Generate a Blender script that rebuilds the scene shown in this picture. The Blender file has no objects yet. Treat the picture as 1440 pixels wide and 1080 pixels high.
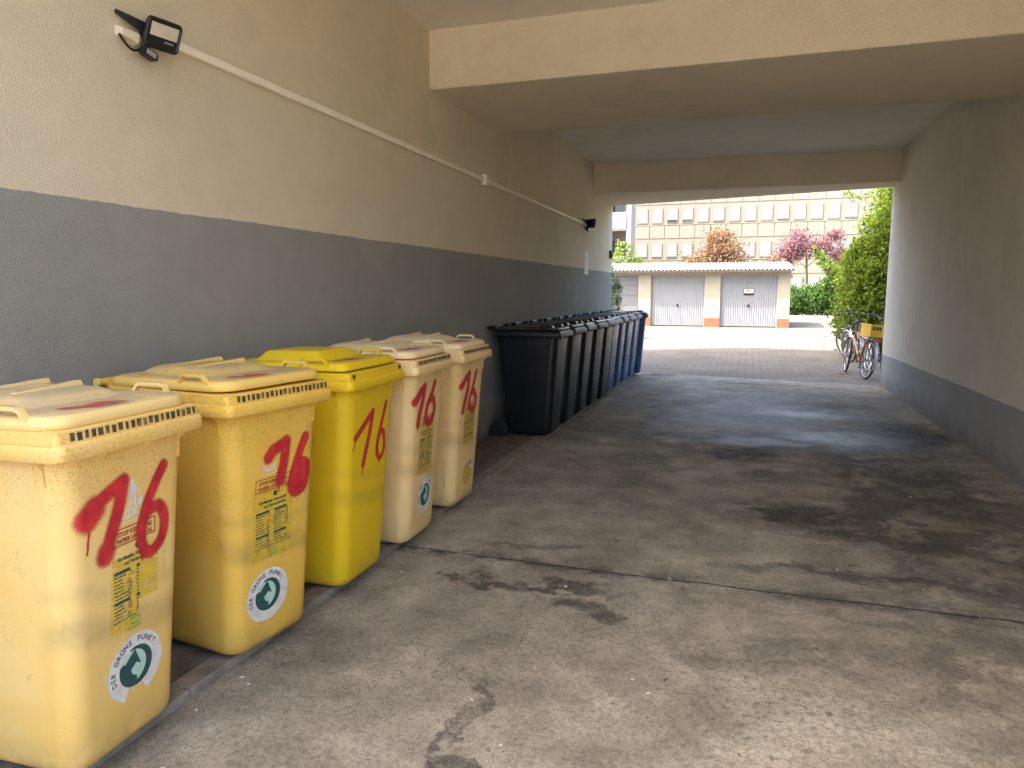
import bpy, bmesh, math, random
import numpy as np
from mathutils import Vector, Matrix

# ------------------------------------------------------------------ camera, sky, sun, exposure
S = bpy.context.scene
COL = S.collection
R = math.radians
PI = math.pi

YAW, PITCH, CAMZ = R(18.272), R(7.463), 1.6
cam = bpy.data.cameras.new("camera")
cam.sensor_fit = 'HORIZONTAL'
cam.sensor_width = 36.0
cam.lens = 25.0
cam.clip_start = 0.05
cam.clip_end = 2000
cam_o = bpy.data.objects.new("camera", cam)
COL.objects.link(cam_o)
cam_o.location = (0, 0, CAMZ)
cam_o.rotation_euler = (R(90) - PITCH, 0, YAW)
S.camera = cam_o

SUN_EL, SUN_ROT = R(58), R(240)
W = bpy.data.worlds.new("World")
S.world = W
W.use_nodes = True
wn = W.node_tree
for n in list(wn.nodes):
    wn.nodes.remove(n)
sky = wn.nodes.new('ShaderNodeTexSky')
sky.sky_type = 'NISHITA'
sky.sun_disc = False
sky.sun_elevation = SUN_EL
sky.sun_rotation = SUN_ROT
sky.air_density = 0.95
sky.dust_density = 6.5
sky.ozone_density = 0.15
bg = wn.nodes.new('ShaderNodeBackground')
bg.inputs['Strength'].default_value = 0.15
wo = wn.nodes.new('ShaderNodeOutputWorld')
wn.links.new(sky.outputs[0], bg.inputs['Color'])
wn.links.new(bg.outputs[0], wo.inputs['Surface'])

sl = bpy.data.lights.new("sun", 'SUN')
sl.energy = 2.0
sl.angle = R(0.5)
sl.color = (1.0, 0.94, 0.84)
sun = bpy.data.objects.new("sun", sl)
COL.objects.link(sun)
sd = Vector((math.sin(SUN_ROT) * math.cos(SUN_EL), math.cos(SUN_ROT) * math.cos(SUN_EL), math.sin(SUN_EL)))
sun.rotation_euler = sd.to_track_quat('Z', 'Y').to_euler()
sun.location = sd * 60

S.view_settings.view_transform = 'Standard'
S.view_settings.look = 'None'
S.view_settings.exposure = 3.0
S.view_settings.gamma = 1.0
S.view_settings.use_curve_mapping = False
S.render.engine = 'CYCLES'
S.cycles.use_denoising = True
S.cycles.max_bounces = 10
S.cycles.diffuse_bounces = 6
S.cycles.transparent_max_bounces = 24
S.cycles.caustics_reflective = False
S.cycles.caustics_refractive = False

rnd = random.Random(7)
rng = np.random.default_rng(11)

# ------------------------------------------------------------------ mesh helpers
class MB:
    def __init__(s):
        s.v = []
        s.f = []

    def add(s, vs, fs):
        o = len(s.v)
        s.v += [tuple(p) for p in vs]
        s.f += [tuple(i + o for i in f) for f in fs]
        return s

    def box(s, x0, x1, y0, y1, z0, z1):
        return s.add([(x0, y0, z0), (x1, y0, z0), (x1, y1, z0), (x0, y1, z0), (x0, y0, z1), (x1, y0, z1), (x1, y1, z1), (x0, y1, z1)],
                     [(0, 3, 2, 1), (4, 5, 6, 7), (0, 1, 5, 4), (1, 2, 6, 5), (2, 3, 7, 6), (3, 0, 4, 7)])

    def obox(s, c, ax, ay, az):
        c, ax, ay, az = Vector(c), Vector(ax), Vector(ay), Vector(az)
        vs = [c + ax * i + ay * j + az * k for k in (-1, 1) for (i, j) in ((-1, -1), (1, -1), (1, 1), (-1, 1))]
        return s.add(vs, [(0, 3, 2, 1), (4, 5, 6, 7), (0, 1, 5, 4), (1, 2, 6, 5), (2, 3, 7, 6), (3, 0, 4, 7)])

    def loft(s, rings, cap0=True, cap1=True, closed=True):
        n = len(rings[0])
        vs = [p for r in rings for p in r]
        fs = []
        for i in range(len(rings) - 1):
            for j in range(n if closed else n - 1):
                k = (j + 1) % n
                fs.append((i * n + j, i * n + k, (i + 1) * n + k, (i + 1) * n + j))
        if cap0:
            fs.append(tuple(range(n - 1, -1, -1)))
        if cap1:
            fs.append(tuple((len(rings) - 1) * n + j for j in range(n)))
        return s.add(vs, fs)

    def tube(s, path, rad, n=8, closed=False, cap=True):
        P = [Vector(p) for p in path]
        m = len(P)
        rs = rad if isinstance(rad, (list, tuple)) else [rad] * m
        rings = []
        up = None
        for i in range(m):
            if closed:
                t = P[(i + 1) % m] - P[i - 1]
            else:
                t = P[min(i + 1, m - 1)] - P[max(i - 1, 0)]
            t.normalize()
            if up is None:
                up = Vector((0, 0, 1)) if abs(t.z) < 0.9 else Vector((1, 0, 0))
            a = t.cross(up)
            if a.length < 1e-5:
                a = t.cross(Vector((0, 1, 0)))
            a.normalize()
            b = a.cross(t)
            up = b
            rings.append([P[i] + (a * math.cos(2 * PI * k / n) + b * math.sin(2 * PI * k / n)) * rs[i] for k in range(n)])
        if closed:
            rings.append(rings[0])
        return s.loft(rings, cap and not closed, cap and not closed)

    def cyl(s, a, b, r, n=16):
        return s.tube([a, b], r, n)

    def lathe(s, prof, c, axis='Y', n=24):
        """prof: list of (radius, along) ; axis direction"""
        rings = []
        for (r, h) in prof:
            ring = []
            for k in range(n):
                a = 2 * PI * k / n
                u, w = r * math.cos(a), r * math.sin(a)
                if axis == 'Y':
                    ring.append((c[0] + u, c[1] + h, c[2] + w))
                elif axis == 'X':
                    ring.append((c[0] + h, c[1] + u, c[2] + w))
                else:
                    ring.append((c[0] + u, c[1] + w, c[2] + h))
            rings.append(ring)
        return s.loft(rings)

    def prism(s, poly, fn0, fn1):
        n = len(poly)
        vs = [fn0(*p) for p in poly] + [fn1(*p) for p in poly]
        fs = [tuple(range(n - 1, -1, -1)), tuple(range(n, 2 * n))]
        for i in range(n):
            j = (i + 1) % n
            fs.append((i, j, n + j, n + i))
        return s.add(vs, fs)

    def build(s, name, mat, parent=None, smooth=40, bevel=0, attr=None):
        me = bpy.data.meshes.new(name)
        me.from_pydata(s.v, [], s.f)
        bm = bmesh.new()
        bm.from_mesh(me)
        if attr is None:
            bmesh.ops.recalc_face_normals(bm, faces=bm.faces)
        bm.to_mesh(me)
        bm.free()
        if smooth:
            me.polygons.foreach_set('use_smooth', [True] * len(me.polygons))
            me.set_sharp_from_angle(angle=R(smooth))
        if attr is not None:
            a = me.attributes.new('paint', 'FLOAT', 'POINT')
            a.data.foreach_set('value', attr)
        me.materials.append(mat)
        o = bpy.data.objects.new(name, me)
        COL.objects.link(o)
        if parent:
            o.parent = parent
        if bevel:
            m = o.modifiers.new('bevel', 'BEVEL')
            m.width = bevel
            m.segments = 2
            m.limit_method = 'ANGLE'
            m.angle_limit = R(35)
        return o


def tag(o, label=None, cat=None, group=None, kind=None):
    if label: o['label'] = label
    if cat: o['category'] = cat
    if group: o['group'] = group
    if kind: o['kind'] = kind
    return o


def thing(name, label, cat, loc=(0, 0, 0), rz=0, group=None):
    o = bpy.data.objects.new(name, None)
    o.empty_display_size = 0.1
    COL.objects.link(o)
    o.location = loc
    o.rotation_euler = (0, 0, rz)
    return tag(o, label, cat, group)


def kids(o):
    return [c for c in bpy.data.objects if c.parent == o]


def copy_tree(o, parent=None, swap=None):
    c = o.copy()
    COL.objects.link(c)
    c.parent = parent
    if swap and c.type == 'MESH':
        for sl_ in c.material_slots:
            if sl_.material in swap:
                m = swap[sl_.material]
                sl_.link = 'OBJECT'
                sl_.material = m
    for ch in kids(o):
        copy_tree(ch, c, swap)
    return c


def rrect(x0, x1, y0, y1, r, z, n=6):
    pts = []
    for (cx, cy, a0) in ((x1 - r, y1 - r, 0), (x0 + r, y1 - r, 90), (x0 + r, y0 + r, 180), (x1 - r, y0 + r, 270)):
        for k in range(n + 1):
            a = R(a0 + 90 * k / n)
            pts.append((cx + r * math.cos(a), cy + r * math.sin(a), z))
    return pts


_txt = {}
def text2d(body, size, bold=0.0, align='CENTER'):
    key = (body, size, bold, align)
    if key in _txt:
        return _txt[key]
    cu = bpy.data.curves.new('txt', 'FONT')
    cu.body = body
    cu.size = size
    cu.offset = bold
    cu.align_x = align
    cu.resolution_u = 3
    ob = bpy.data.objects.new('txt', cu)
    COL.objects.link(ob)
    dg = bpy.context.evaluated_depsgraph_get()
    dg.update()
    me = bpy.data.meshes.new_from_object(ob.evaluated_get(dg))
    vs = [tuple(v.co)[:2] for v in me.vertices]
    fs = [tuple(p.vertices) for p in me.polygons]
    bpy.data.objects.remove(ob)
    bpy.data.curves.remove(cu)
    bpy.data.meshes.remove(me)
    _txt[key] = (vs, fs)
    return vs, fs

# ------------------------------------------------------------------ material helpers
class NT:
    def __init__(s, name):
        s.m = bpy.data.materials.new(name)
        s.m.use_nodes = True
        s.t = s.m.node_tree
        for n in list(s.t.nodes):
            s.t.nodes.remove(n)
        s.out = s.t.nodes.new('ShaderNodeOutputMaterial')
        s.p = s.t.nodes.new('ShaderNodeBsdfPrincipled')
        s.t.links.new(s.p.outputs[0], s.out.inputs[0])
        s.co = s.t.nodes.new('ShaderNodeTexCoord')
        s.obj = s.co.outputs['Object']

    def set(s, n, i, v):
        if v is None:
            return
        if hasattr(v, 'node'):
            s.t.links.new(v, n.inputs[i])
        else:
            if isinstance(v, tuple) and len(v) == 3 and n.inputs[i].type == 'RGBA':
                v = v + (1,)
            n.inputs[i].default_value = v

    def pr(s, **k):
        for a, b in k.items():
            s.set(s.p, {'color': 'Base Color', 'rough': 'Roughness', 'normal': 'Normal', 'metal': 'Metallic', 'alpha': 'Alpha',
                        'spec': 'Specular IOR Level', 'coat': 'Coat Weight', 'trans': 'Transmission Weight'}[a], b)
        return s

    def math(s, op, a, b=None, c=None, clamp=False):
        n = s.t.nodes.new('ShaderNodeMath')
        n.operation = op
        n.use_clamp = clamp
        s.set(n, 0, a); s.set(n, 1, b); s.set(n, 2, c)
        return n.outputs[0]

    def vmath(s, op, a, b=None):
        n = s.t.nodes.new('ShaderNodeVectorMath')
        n.operation = op
        s.set(n, 0, a); s.set(n, 1, b)
        return n.outputs['Value'] if op in ('LENGTH', 'DISTANCE', 'DOT_PRODUCT') else n.outputs[0]

    def noise(s, scale, detail=4, rough=0.55, vec=None, dist=0.0, color=False):
        n = s.t.nodes.new('ShaderNodeTexNoise')
        s.set(n, 'Vector', vec or s.obj)
        s.set(n, 'Scale', scale); s.set(n, 'Detail', detail); s.set(n, 'Roughness', rough); s.set(n, 'Distortion', dist)
        return n.outputs['Color' if color else 'Fac']

    def voro(s, scale, vec=None, feature='F1', out='Distance', rnd_=1.0):
        n = s.t.nodes.new('ShaderNodeTexVoronoi')
        n.feature = feature
        s.set(n, 'Vector', vec or s.obj); s.set(n, 'Scale', scale); s.set(n, 'Randomness', rnd_)
        return n.outputs[out]

    def ramp(s, f, stops, interp='LINEAR'):
        n = s.t.nodes.new('ShaderNodeValToRGB')
        n.color_ramp.interpolation = interp
        el = n.color_ramp.elements
        while len(el) < len(stops):
            el.new(0.5)
        for e, (p, c) in zip(el, stops):
            e.position = p
            e.color = (c, c, c, 1) if not isinstance(c, tuple) else c + (1,)
        s.set(n, 0, f)
        return n.outputs[0]

    def mr(s, f, a, b, c=0.0, d=1.0, smooth=True):
        n = s.t.nodes.new('ShaderNodeMapRange')
        n.interpolation_type = 'SMOOTHSTEP' if smooth else 'LINEAR'
        s.set(n, 0, f); s.set(n, 1, a); s.set(n, 2, b); s.set(n, 3, c); s.set(n, 4, d)
        return n.outputs[0]

    def mix(s, f, a, b, mode='MIX'):
        n = s.t.nodes.new('ShaderNodeMix')
        n.data_type = 'RGBA'
        n.blend_type = mode
        n.clamp_factor = True
        ins = [i for i in n.inputs]
        s.set(n, 0, f)
        for idx, v in ((6, a), (7, b)):
            if hasattr(v, 'node'):
                s.t.links.new(v, ins[idx])
            else:
                ins[idx].default_value = v + (1,) if len(v) == 3 else v
        return n.outputs[2]

    def sep(s, v=None):
        n = s.t.nodes.new('ShaderNodeSeparateXYZ')
        s.set(n, 0, v or s.obj)
        return n.outputs

    def comb(s, x, y, z):
        n = s.t.nodes.new('ShaderNodeCombineXYZ')
        s.set(n, 0, x); s.set(n, 1, y); s.set(n, 2, z)
        return n.outputs[0]

    def mapping(s, scale=(1, 1, 1), loc=(0, 0, 0), rot=(0, 0, 0), vec=None):
        n = s.t.nodes.new('ShaderNodeMapping')
        s.set(n, 0, vec or s.obj)
        n.inputs[1].default_value = loc
        n.inputs[2].default_value = rot
        n.inputs[3].default_value = scale
        return n.outputs[0]

    def bump(s, h, strength=0.3, dist=0.01, normal=None):
        n = s.t.nodes.new('ShaderNodeBump')
        s.set(n, 'Strength', strength); s.set(n, 'Distance', dist); s.set(n, 'Height', h)
        if normal is not None:
            s.set(n, 'Normal', normal)
        return n.outputs[0]

    def attr(s, name):
        n = s.t.nodes.new('ShaderNodeAttribute')
        n.attribute_name = name
        return n.outputs['Fac']


def simple(name, color, rough=0.5, metal=0.0, var=0.12, scale=8.0, bump=0.0, bscale=60.0, spec=None):
    m = NT(name)
    n = m.noise(scale, 5)
    dark = tuple(c * (1 - var) for c in color)
    lite = tuple(min(1, c * (1 + var)) for c in color)
    m.pr(color=m.ramp(n, [(0.3, dark), (0.7, lite)]), rough=rough, metal=metal)
    if spec is not None:
        m.pr(spec=spec)
    if bump:
        m.pr(normal=m.bump(m.noise(bscale, 3), bump, 0.01))
    return m.m


def plaster(name, upper, lower=None, line=(1.98, 0.0), grain=185, bumpd=0.010):
    m = NT(name)
    big = m.noise(0.7, 5, 0.6)
    mid = m.noise(6, 4, 0.6)
    fine = m.noise(grain, 3, 0.65)
    v = m.voro(grain * 0.9)
    hgt = m.math('ADD', m.math('MULTIPLY', fine, 0.8), m.math('MULTIPLY', v, 0.6))
    xyz = m.sep()
    def shade(c, k):
        lo = tuple(x * (1 - k) for x in c); hi = tuple(min(1, x * (1 + k)) for x in c)
        return m.ramp(m.math('ADD', m.math('MULTIPLY', big, 0.7), m.math('MULTIPLY', mid, 0.3)), [(0.35, lo), (0.65, hi)])
    col = shade(upper, 0.07)
    if lower:
        wob = m.math('ADD', m.math('MULTIPLY', m.math('SUBTRACT', m.noise(25, 3), 0.5), 0.012), m.math('MULTIPLY', m.math('SUBTRACT', m.noise(1.6, 3), 0.5), 0.022))
        lz = m.math('ADD', m.math('MULTIPLY_ADD', xyz[1], line[1], line[0]), wob)
        f = m.mr(m.math('SUBTRACT', xyz[2], lz), -0.002, 0.002)
        lowc = shade(lower, 0.08)
        # splashed dirt and scuffs on the painted base
        scuff = m.mr(m.noise(3.0, 6, 0.7, vec=m.mapping((1, 0.5, 2.5))), 0.60, 0.78)
        lowc = m.mix(m.math('MULTIPLY', scuff, 0.25), lowc, (0.15, 0.14, 0.13))
        scr = m.mr(m.noise(5.5, 6, 0.75, vec=m.mapping((1, 0.35, 5.0))), 0.66, 0.70)
        lowc = m.mix(m.math('MULTIPLY', scr, 0.15), lowc, (0.48, 0.46, 0.43))
        spl = m.math('MULTIPLY', m.mr(m.math('MULTIPLY_ADD', m.noise(4, 5, 0.7), 0.5, xyz[2]), 0.25, 0.6, 1.0, 0.0), 0.6)
        lowc = m.mix(spl, lowc, (0.17, 0.15, 0.125))
        col = m.mix(f, lowc, col)
    patchy = m.mr(m.noise(1.1, 3, 0.5, vec=m.mapping((1, 1, 1), loc=(3, 7, 1))), 0.57, 0.60)
    col = m.mix(m.math('MULTIPLY', patchy, 0.05), col, (0.80, 0.74, 0.62))
    pits = m.mr(m.voro(grain * 1.3), 0.0, 0.30, 0.60, 1.0)
    col = m.mix(1.0, col, m.comb(pits, pits, pits), 'MULTIPLY')
    # vertical weather streaks and a few small marks
    streak = m.mr(m.noise(2.2, 5, 0.65, vec=m.mapping((1, 1.2, 0.12))), 0.62, 0.80)
    col = m.mix(m.math('MULTIPLY', streak, 0.16), col, (0.16, 0.13, 0.10))
    ring = m.noise(0.9, 6, 0.65, vec=m.mapping((1, 1, 1), loc=(9, 2, 5)))
    stain = m.math('MULTIPLY', m.mr(ring, 0.56, 0.60), m.mr(ring, 0.60, 0.72, 1.0, 0.3))
    col = m.mix(m.math('MULTIPLY', stain, 0.08), col, (0.30, 0.24, 0.16))
    spots = m.mr(m.voro(2.6), 0.012, 0.022, 1.0, 0.0)
    col = m.mix(m.math('MULTIPLY', spots, 0.5), col, (0.10, 0.08, 0.06))
    m.pr(color=col, rough=0.9, spec=0.2, normal=m.bump(hgt, 0.9, bumpd))
    return m.m

# ------------------------------------------------------------------ setting materials
CREAM = (0.76, 0.675, 0.50)
GREY = (0.338, 0.335, 0.305)
M_left = plaster("roughcast_cream_grey", CREAM, GREY, (1.985, -0.0012))
M_right = plaster("roughcast_cream_low_grey", (0.78, 0.74, 0.65), (0.38, 0.39, 0.40), (0.70, -0.0123))
M_ceil = plaster("roughcast_ceiling", (0.80, 0.765, 0.68), grain=70)
M_beam = plaster("roughcast_beam", (0.77, 0.70, 0.55), grain=80)
M_outer = plaster("outer_render", (0.62, 0.50, 0.33), grain=60)


def blob(m, vec, cx, cy, rx, ry, ang=0.0, soft=0.6):
    d = m.vmath('SUBTRACT', vec, (cx, cy, 0.0))
    x, y, _ = m.sep(d)
    ca, sa = math.cos(ang), math.sin(ang)
    u = m.math('MULTIPLY_ADD', x, ca / rx, m.math('MULTIPLY', y, sa / rx))
    w = m.math('MULTIPLY_ADD', y, ca / ry, m.math('MULTIPLY', x, -sa / ry))
    r = m.math('SQRT', m.math('ADD', m.math('MULTIPLY', u, u), m.math('MULTIPLY', w, w)))
    return m.mr(r, 1.0 - soft, 1.0 + soft * 0.3, 1.0, 0.0)


def make_floor():
    m = NT("stained_concrete")
    P = m.mapping((1, 1, 0))
    warp = m.vmath('MULTIPLY', m.vmath('SUBTRACT', m.noise(2.2, 5, 0.6, vec=P, color=True), (0.5, 0.5, 0.5)), (0.75, 0.9, 0.0))
    Q = m.vmath('ADD', P, warp)
    warp2 = m.vmath('MULTIPLY', m.vmath('SUBTRACT', m.noise(9, 4, 0.6, vec=P, color=True), (0.5, 0.5, 0.5)), (0.16, 0.16, 0.0))
    Q2 = m.vmath('ADD', Q, warp2)
    big = m.noise(0.55, 6, 0.62, vec=Q)
    mid = m.noise(3.2, 6, 0.68, vec=P)
    fine = m.noise(38, 6, 0.8, vec=P)
    grit = m.noise(190, 2, 0.6, vec=P)
    base = m.ramp(m.math('ADD', m.math('MULTIPLY', big, 0.5), m.math('MULTIPLY', mid, 0.5)),
                  [(0.36, (0.145, 0.122, 0.090)), (0.5, (0.275, 0.238, 0.178)), (0.64, (0.44, 0.385, 0.295))])
    x, y, z = m.sep(P)
    # large soft grime: two wheel lanes and the damp middle
    def total(lst, vec, soft):
        t = None
        for b in lst:
            v = m.math('MULTIPLY', blob(m, vec, *b[:4], b[5] if len(b) > 5 else 0.0, soft), b[4])
            t = v if t is None else m.math('MAXIMUM', t, v)
        return t
    lanes = total([(-0.85, 8.0, 0.40, 3.4, 0.55), (1.25, 6.4, 1.0, 4.6, 0.86), (0.15, 9.6, 1.5, 3.2, 0.80), (1.5, 3.2, 1.5, 1.0, 0.62),
                   (0.15, 3.15, 0.9, 0.30, 0.5), (1.75, 4.6, 0.9, 2.2, 0.85), (-0.6, 11.5, 0.8, 2.2, 0.6), (0.55, 5.3, 0.8, 0.7, 0.7)], Q, 0.75)
    stains = total([(0.45, 5.35, 0.55, 0.32, 0.95), (0.85, 4.95, 0.5, 0.22, 0.85), (0.05, 7.2, 0.40, 0.45, 0.95), (0.55, 8.4, 0.75, 0.35, 0.95),
                    (0.2, 9.6, 0.8, 0.5, 0.8), (0.9, 10.8, 0.9, 0.4, 0.75), (1.75, 8.9, 0.5, 0.7, 0.95), (1.5, 5.9, 0.6, 0.4, 0.6),
                    (1.8, 4.5, 0.5, 0.3, 0.85), (-1.05, 3.58, 0.60, 0.09, 0.85), (-1.5, 3.62, 0.16, 0.14, 0.8), (-0.75, 3.38, 0.20, 0.15, 0.8), (-0.98, 2.30, 0.045, 0.35, 0.7), (-0.9, 2.02, 0.10, 0.10, 0.8), (-1.2, 4.15, 0.4, 0.06, 0.5), (0.7, 4.25, 0.9, 0.12, 0.7),
                    (0.75, 3.70, 0.45, 0.06, 0.4), (0.2, 6.4, 0.3, 0.25, 0.6), (-1.6, 13.85, 0.5, 0.10, 1.0), (0.3, 12.9, 0.9, 0.15, 0.6)], Q2, 0.55)
    brk = m.mr(m.noise(7.5, 9, 0.80, vec=m.mapping((0.9, 1.2, 0), vec=Q)), 0.37, 0.54)
    stains = m.math('MULTIPLY', stains, m.math('MULTIPLY_ADD', brk, 0.80, 0.20))
    col = m.mix(m.math('MULTIPLY', lanes, m.mr(m.noise(2.6, 8, 0.78, vec=Q), 0.42, 0.56, 0.30, 1.0)), base, (0.048, 0.041, 0.034))
    col = m.mix(stains, col, (0.030, 0.024, 0.020))
    # scattered speckle dirt, denser towards the front middle
    patch = m.mr(m.noise(1.4, 5, 0.6, vec=P), 0.45, 0.70)
    speck = m.mr(m.math('ADD', m.noise(38, 3, 0.6, vec=P), m.math('MULTIPLY', patch, 0.10)), 0.63, 0.69)
    col = m.mix(m.math('MULTIPLY', speck, 0.65), col, (0.055, 0.042, 0.032))
    # dark gum spots and pale litter crumbs
    gum = m.mr(m.voro(2.1, vec=P), 0.035, 0.05, 1.0, 0.0)
    col = m.mix(m.math('MULTIPLY', gum, 0.6), col, (0.05, 0.05, 0.05))
    crumbs = m.math('MULTIPLY', m.mr(m.voro(11, vec=Q2), 0.05, 0.075, 1.0, 0.0), m.mr(m.noise(3, 2, vec=P), 0.5, 0.6))
    col = m.mix(m.math('MULTIPLY', crumbs, 0.75), col, (0.62, 0.56, 0.47))
    # expansion joints across the drive
    jw = m.math('MULTIPLY', m.math('SUBTRACT', m.noise(2.5, 8, 0.72, vec=P), 0.5), 0.13)
    jl = None
    for jy, wd in ((3.885, 0.010), (7.95, 0.010), (11.9, 0.008)):
        d = m.math('ABSOLUTE', m.math('SUBTRACT', m.math('ADD', y, jw), jy))
        wv_ = m.math('MULTIPLY', m.math('MULTIPLY_ADD', m.noise(2.3, 6, 0.75, vec=P), 2.6, m.math('MULTIPLY', x, 0.16)), wd)
        v = m.math('MULTIPLY', m.mr(m.math('DIVIDE', d, m.math('MAXIMUM', wv_, 0.002)), 0.35, 1.15, 1.0, 0.0), m.mr(m.noise(4, 4, vec=P), 0.25, 0.5, 0.45, 1.0))
        jl = v if jl is None else m.math('MAXIMUM', jl, v)
    dj = m.math('ABSOLUTE', m.math('SUBTRACT', m.math('ADD', y, jw), 3.89))
    halo = m.math('MULTIPLY', m.mr(dj, 0.01, 0.16, 0.8, 0.0), m.mr(m.noise(5, 5, 0.7, vec=P), 0.42, 0.62))
    col = m.mix(halo, col, (0.05, 0.042, 0.036))
    col = m.mix(m.math('MULTIPLY', jl, 0.9), col, (0.022, 0.018, 0.015))
    fg = m.mr(m.math('ADD', m.math('MULTIPLY', fine, 0.6), m.math('MULTIPLY', grit, 0.4)), 0.36, 0.64, 0.52, 1.42)
    col = m.mix(1.0, col, m.comb(fg, fg, fg), 'MULTIPLY')
    pool = m.math('MULTIPLY', total([(1.25, 8.3, 1.0, 0.55, 1.0), (0.1, 7.9, 0.9, 0.28, 0.8), (1.0, 9.9, 0.9, 0.35, 0.7)], Q2, 0.6), m.mr(brk, 0.1, 0.7))
    col = m.mix(m.math('MULTIPLY', pool, 0.85), col, (0.026, 0.024, 0.024))
    fdirt = m.math('MULTIPLY', total([(0.15, 2.75, 0.75, 0.75, 1.0), (0.75, 3.3, 0.6, 0.4, 0.7), (-0.9, 2.9, 0.35, 0.5, 0.5)], Q, 0.9), m.mr(m.noise(26, 6, 0.75, vec=P), 0.52, 0.62))
    col = m.mix(m.math('MULTIPLY', fdirt, 0.6), col, (0.075, 0.055, 0.04))
    damp = m.math('MULTIPLY', lanes, m.mr(y, 6.0, 9.0))
    rough = m.mr(m.math('MULTIPLY_ADD', m.math('SUBTRACT', mid, 0.5), 0.7, damp), 0.0, 0.9, 0.80, 0.52)
    rough = m.math('SUBTRACT', rough, m.math('MULTIPLY', pool, 0.26))
    h = m.math('ADD', m.math('MULTIPLY', fine, 0.5), m.math('MULTIPLY', grit, 0.35))
    h = m.math('SUBTRACT', h, m.math('MULTIPLY', jl, 1.6))
    m.pr(color=col, rough=rough, spec=0.30, normal=m.bump(h, 0.55, 0.006))
    return m.m


def make_pavers():
    m = NT("block_paving")
    P = m.mapping((1, 1, 0))
    b = m.t.nodes.new('ShaderNodeTexBrick')
    m.set(b, 'Vector', P)
    b.inputs['Color1'].default_value = (0.150, 0.133, 0.106, 1)
    b.inputs['Color2'].default_value = (0.112, 0.099, 0.080, 1)
    b.inputs['Mortar'].default_value = (0.075, 0.065, 0.052, 1)
    b.inputs['Scale'].default_value = 1.0
    b.inputs['Mortar Size'].default_value = 0.014
    b.inputs['Mortar Smooth'].default_value = 0.3
    b.inputs['Bias'].default_value = 0.0
    b.inputs['Brick Width'].default_value = 0.30
    b.inputs['Row Height'].default_value = 0.20
    n = m.noise(0.6, 6, 0.65, vec=P)
    f = m.mr(n, 0.3, 0.7, 0.8, 1.15)
    col = m.mix(1.0, b.outputs[0], m.comb(f, f, f), 'MULTIPLY')
    moss = m.mr(m.noise(1.1, 6, 0.7, vec=P), 0.60, 0.72)
    y = m.sep(P)[1]
    moss = m.math('MULTIPLY', moss, m.mr(y, 17.5, 21.0, 0.6, 0.15))
    col = m.mix(moss, col, (0.075, 0.075, 0.045))
    sp = m.mr(m.noise(30, 3, 0.6, vec=P), 0.64, 0.72)
    col = m.mix(m.math('MULTIPLY', sp, 0.5), col, (0.05, 0.045, 0.035))
    h = m.math('ADD', m.math('MULTIPLY', b.outputs['Fac'], -1.0), m.math('MULTIPLY', m.noise(70, 3, vec=P), 0.3))
    m.pr(color=col, rough=0.82, spec=0.3, normal=m.bump(h, 0.5, 0.008))
    return m.m


M_floor = make_floor()
M_pave = make_pavers()
M_ledge = simple("dirty_ledge", (0.15, 0.12, 0.092), 0.85, var=0.45, scale=14, bump=0.6, bscale=70)
M_edge = simple("edging_stone", (0.24, 0.205, 0.165), 0.85, var=0.35, scale=9, bump=0.5, bscale=90)
M_earth = simple("yard_earth", (0.135, 0.117, 0.092), 0.9, var=0.25, scale=0.9, bump=0.4, bscale=25)
M_street = simple("pale_asphalt", (0.20, 0.18, 0.155), 0.9, var=0.2, scale=2, bump=0.4, bscale=80)
M_dark = simple("asphalt_patch", (0.10, 0.095, 0.09), 0.9, var=0.2, scale=3)

# ------------------------------------------------------------------ ground
XL, XR, Y0 = -2.68, 2.2, -1.9  # left flank starts at Y0, out of view, placed for sun bounce
YM = 1.0                           # unseen roof edge, set deeper in so more sky light enters
YL, YR = 14.62, 13.45            # far ends of the left and right walls

def sheet(name, poly, z, mat):
    b = MB()
    b.add([(x, y, z) for x, y in poly], [tuple(range(len(poly)))])
    return tag(b.build(name, mat, smooth=0), kind='structure')

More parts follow.
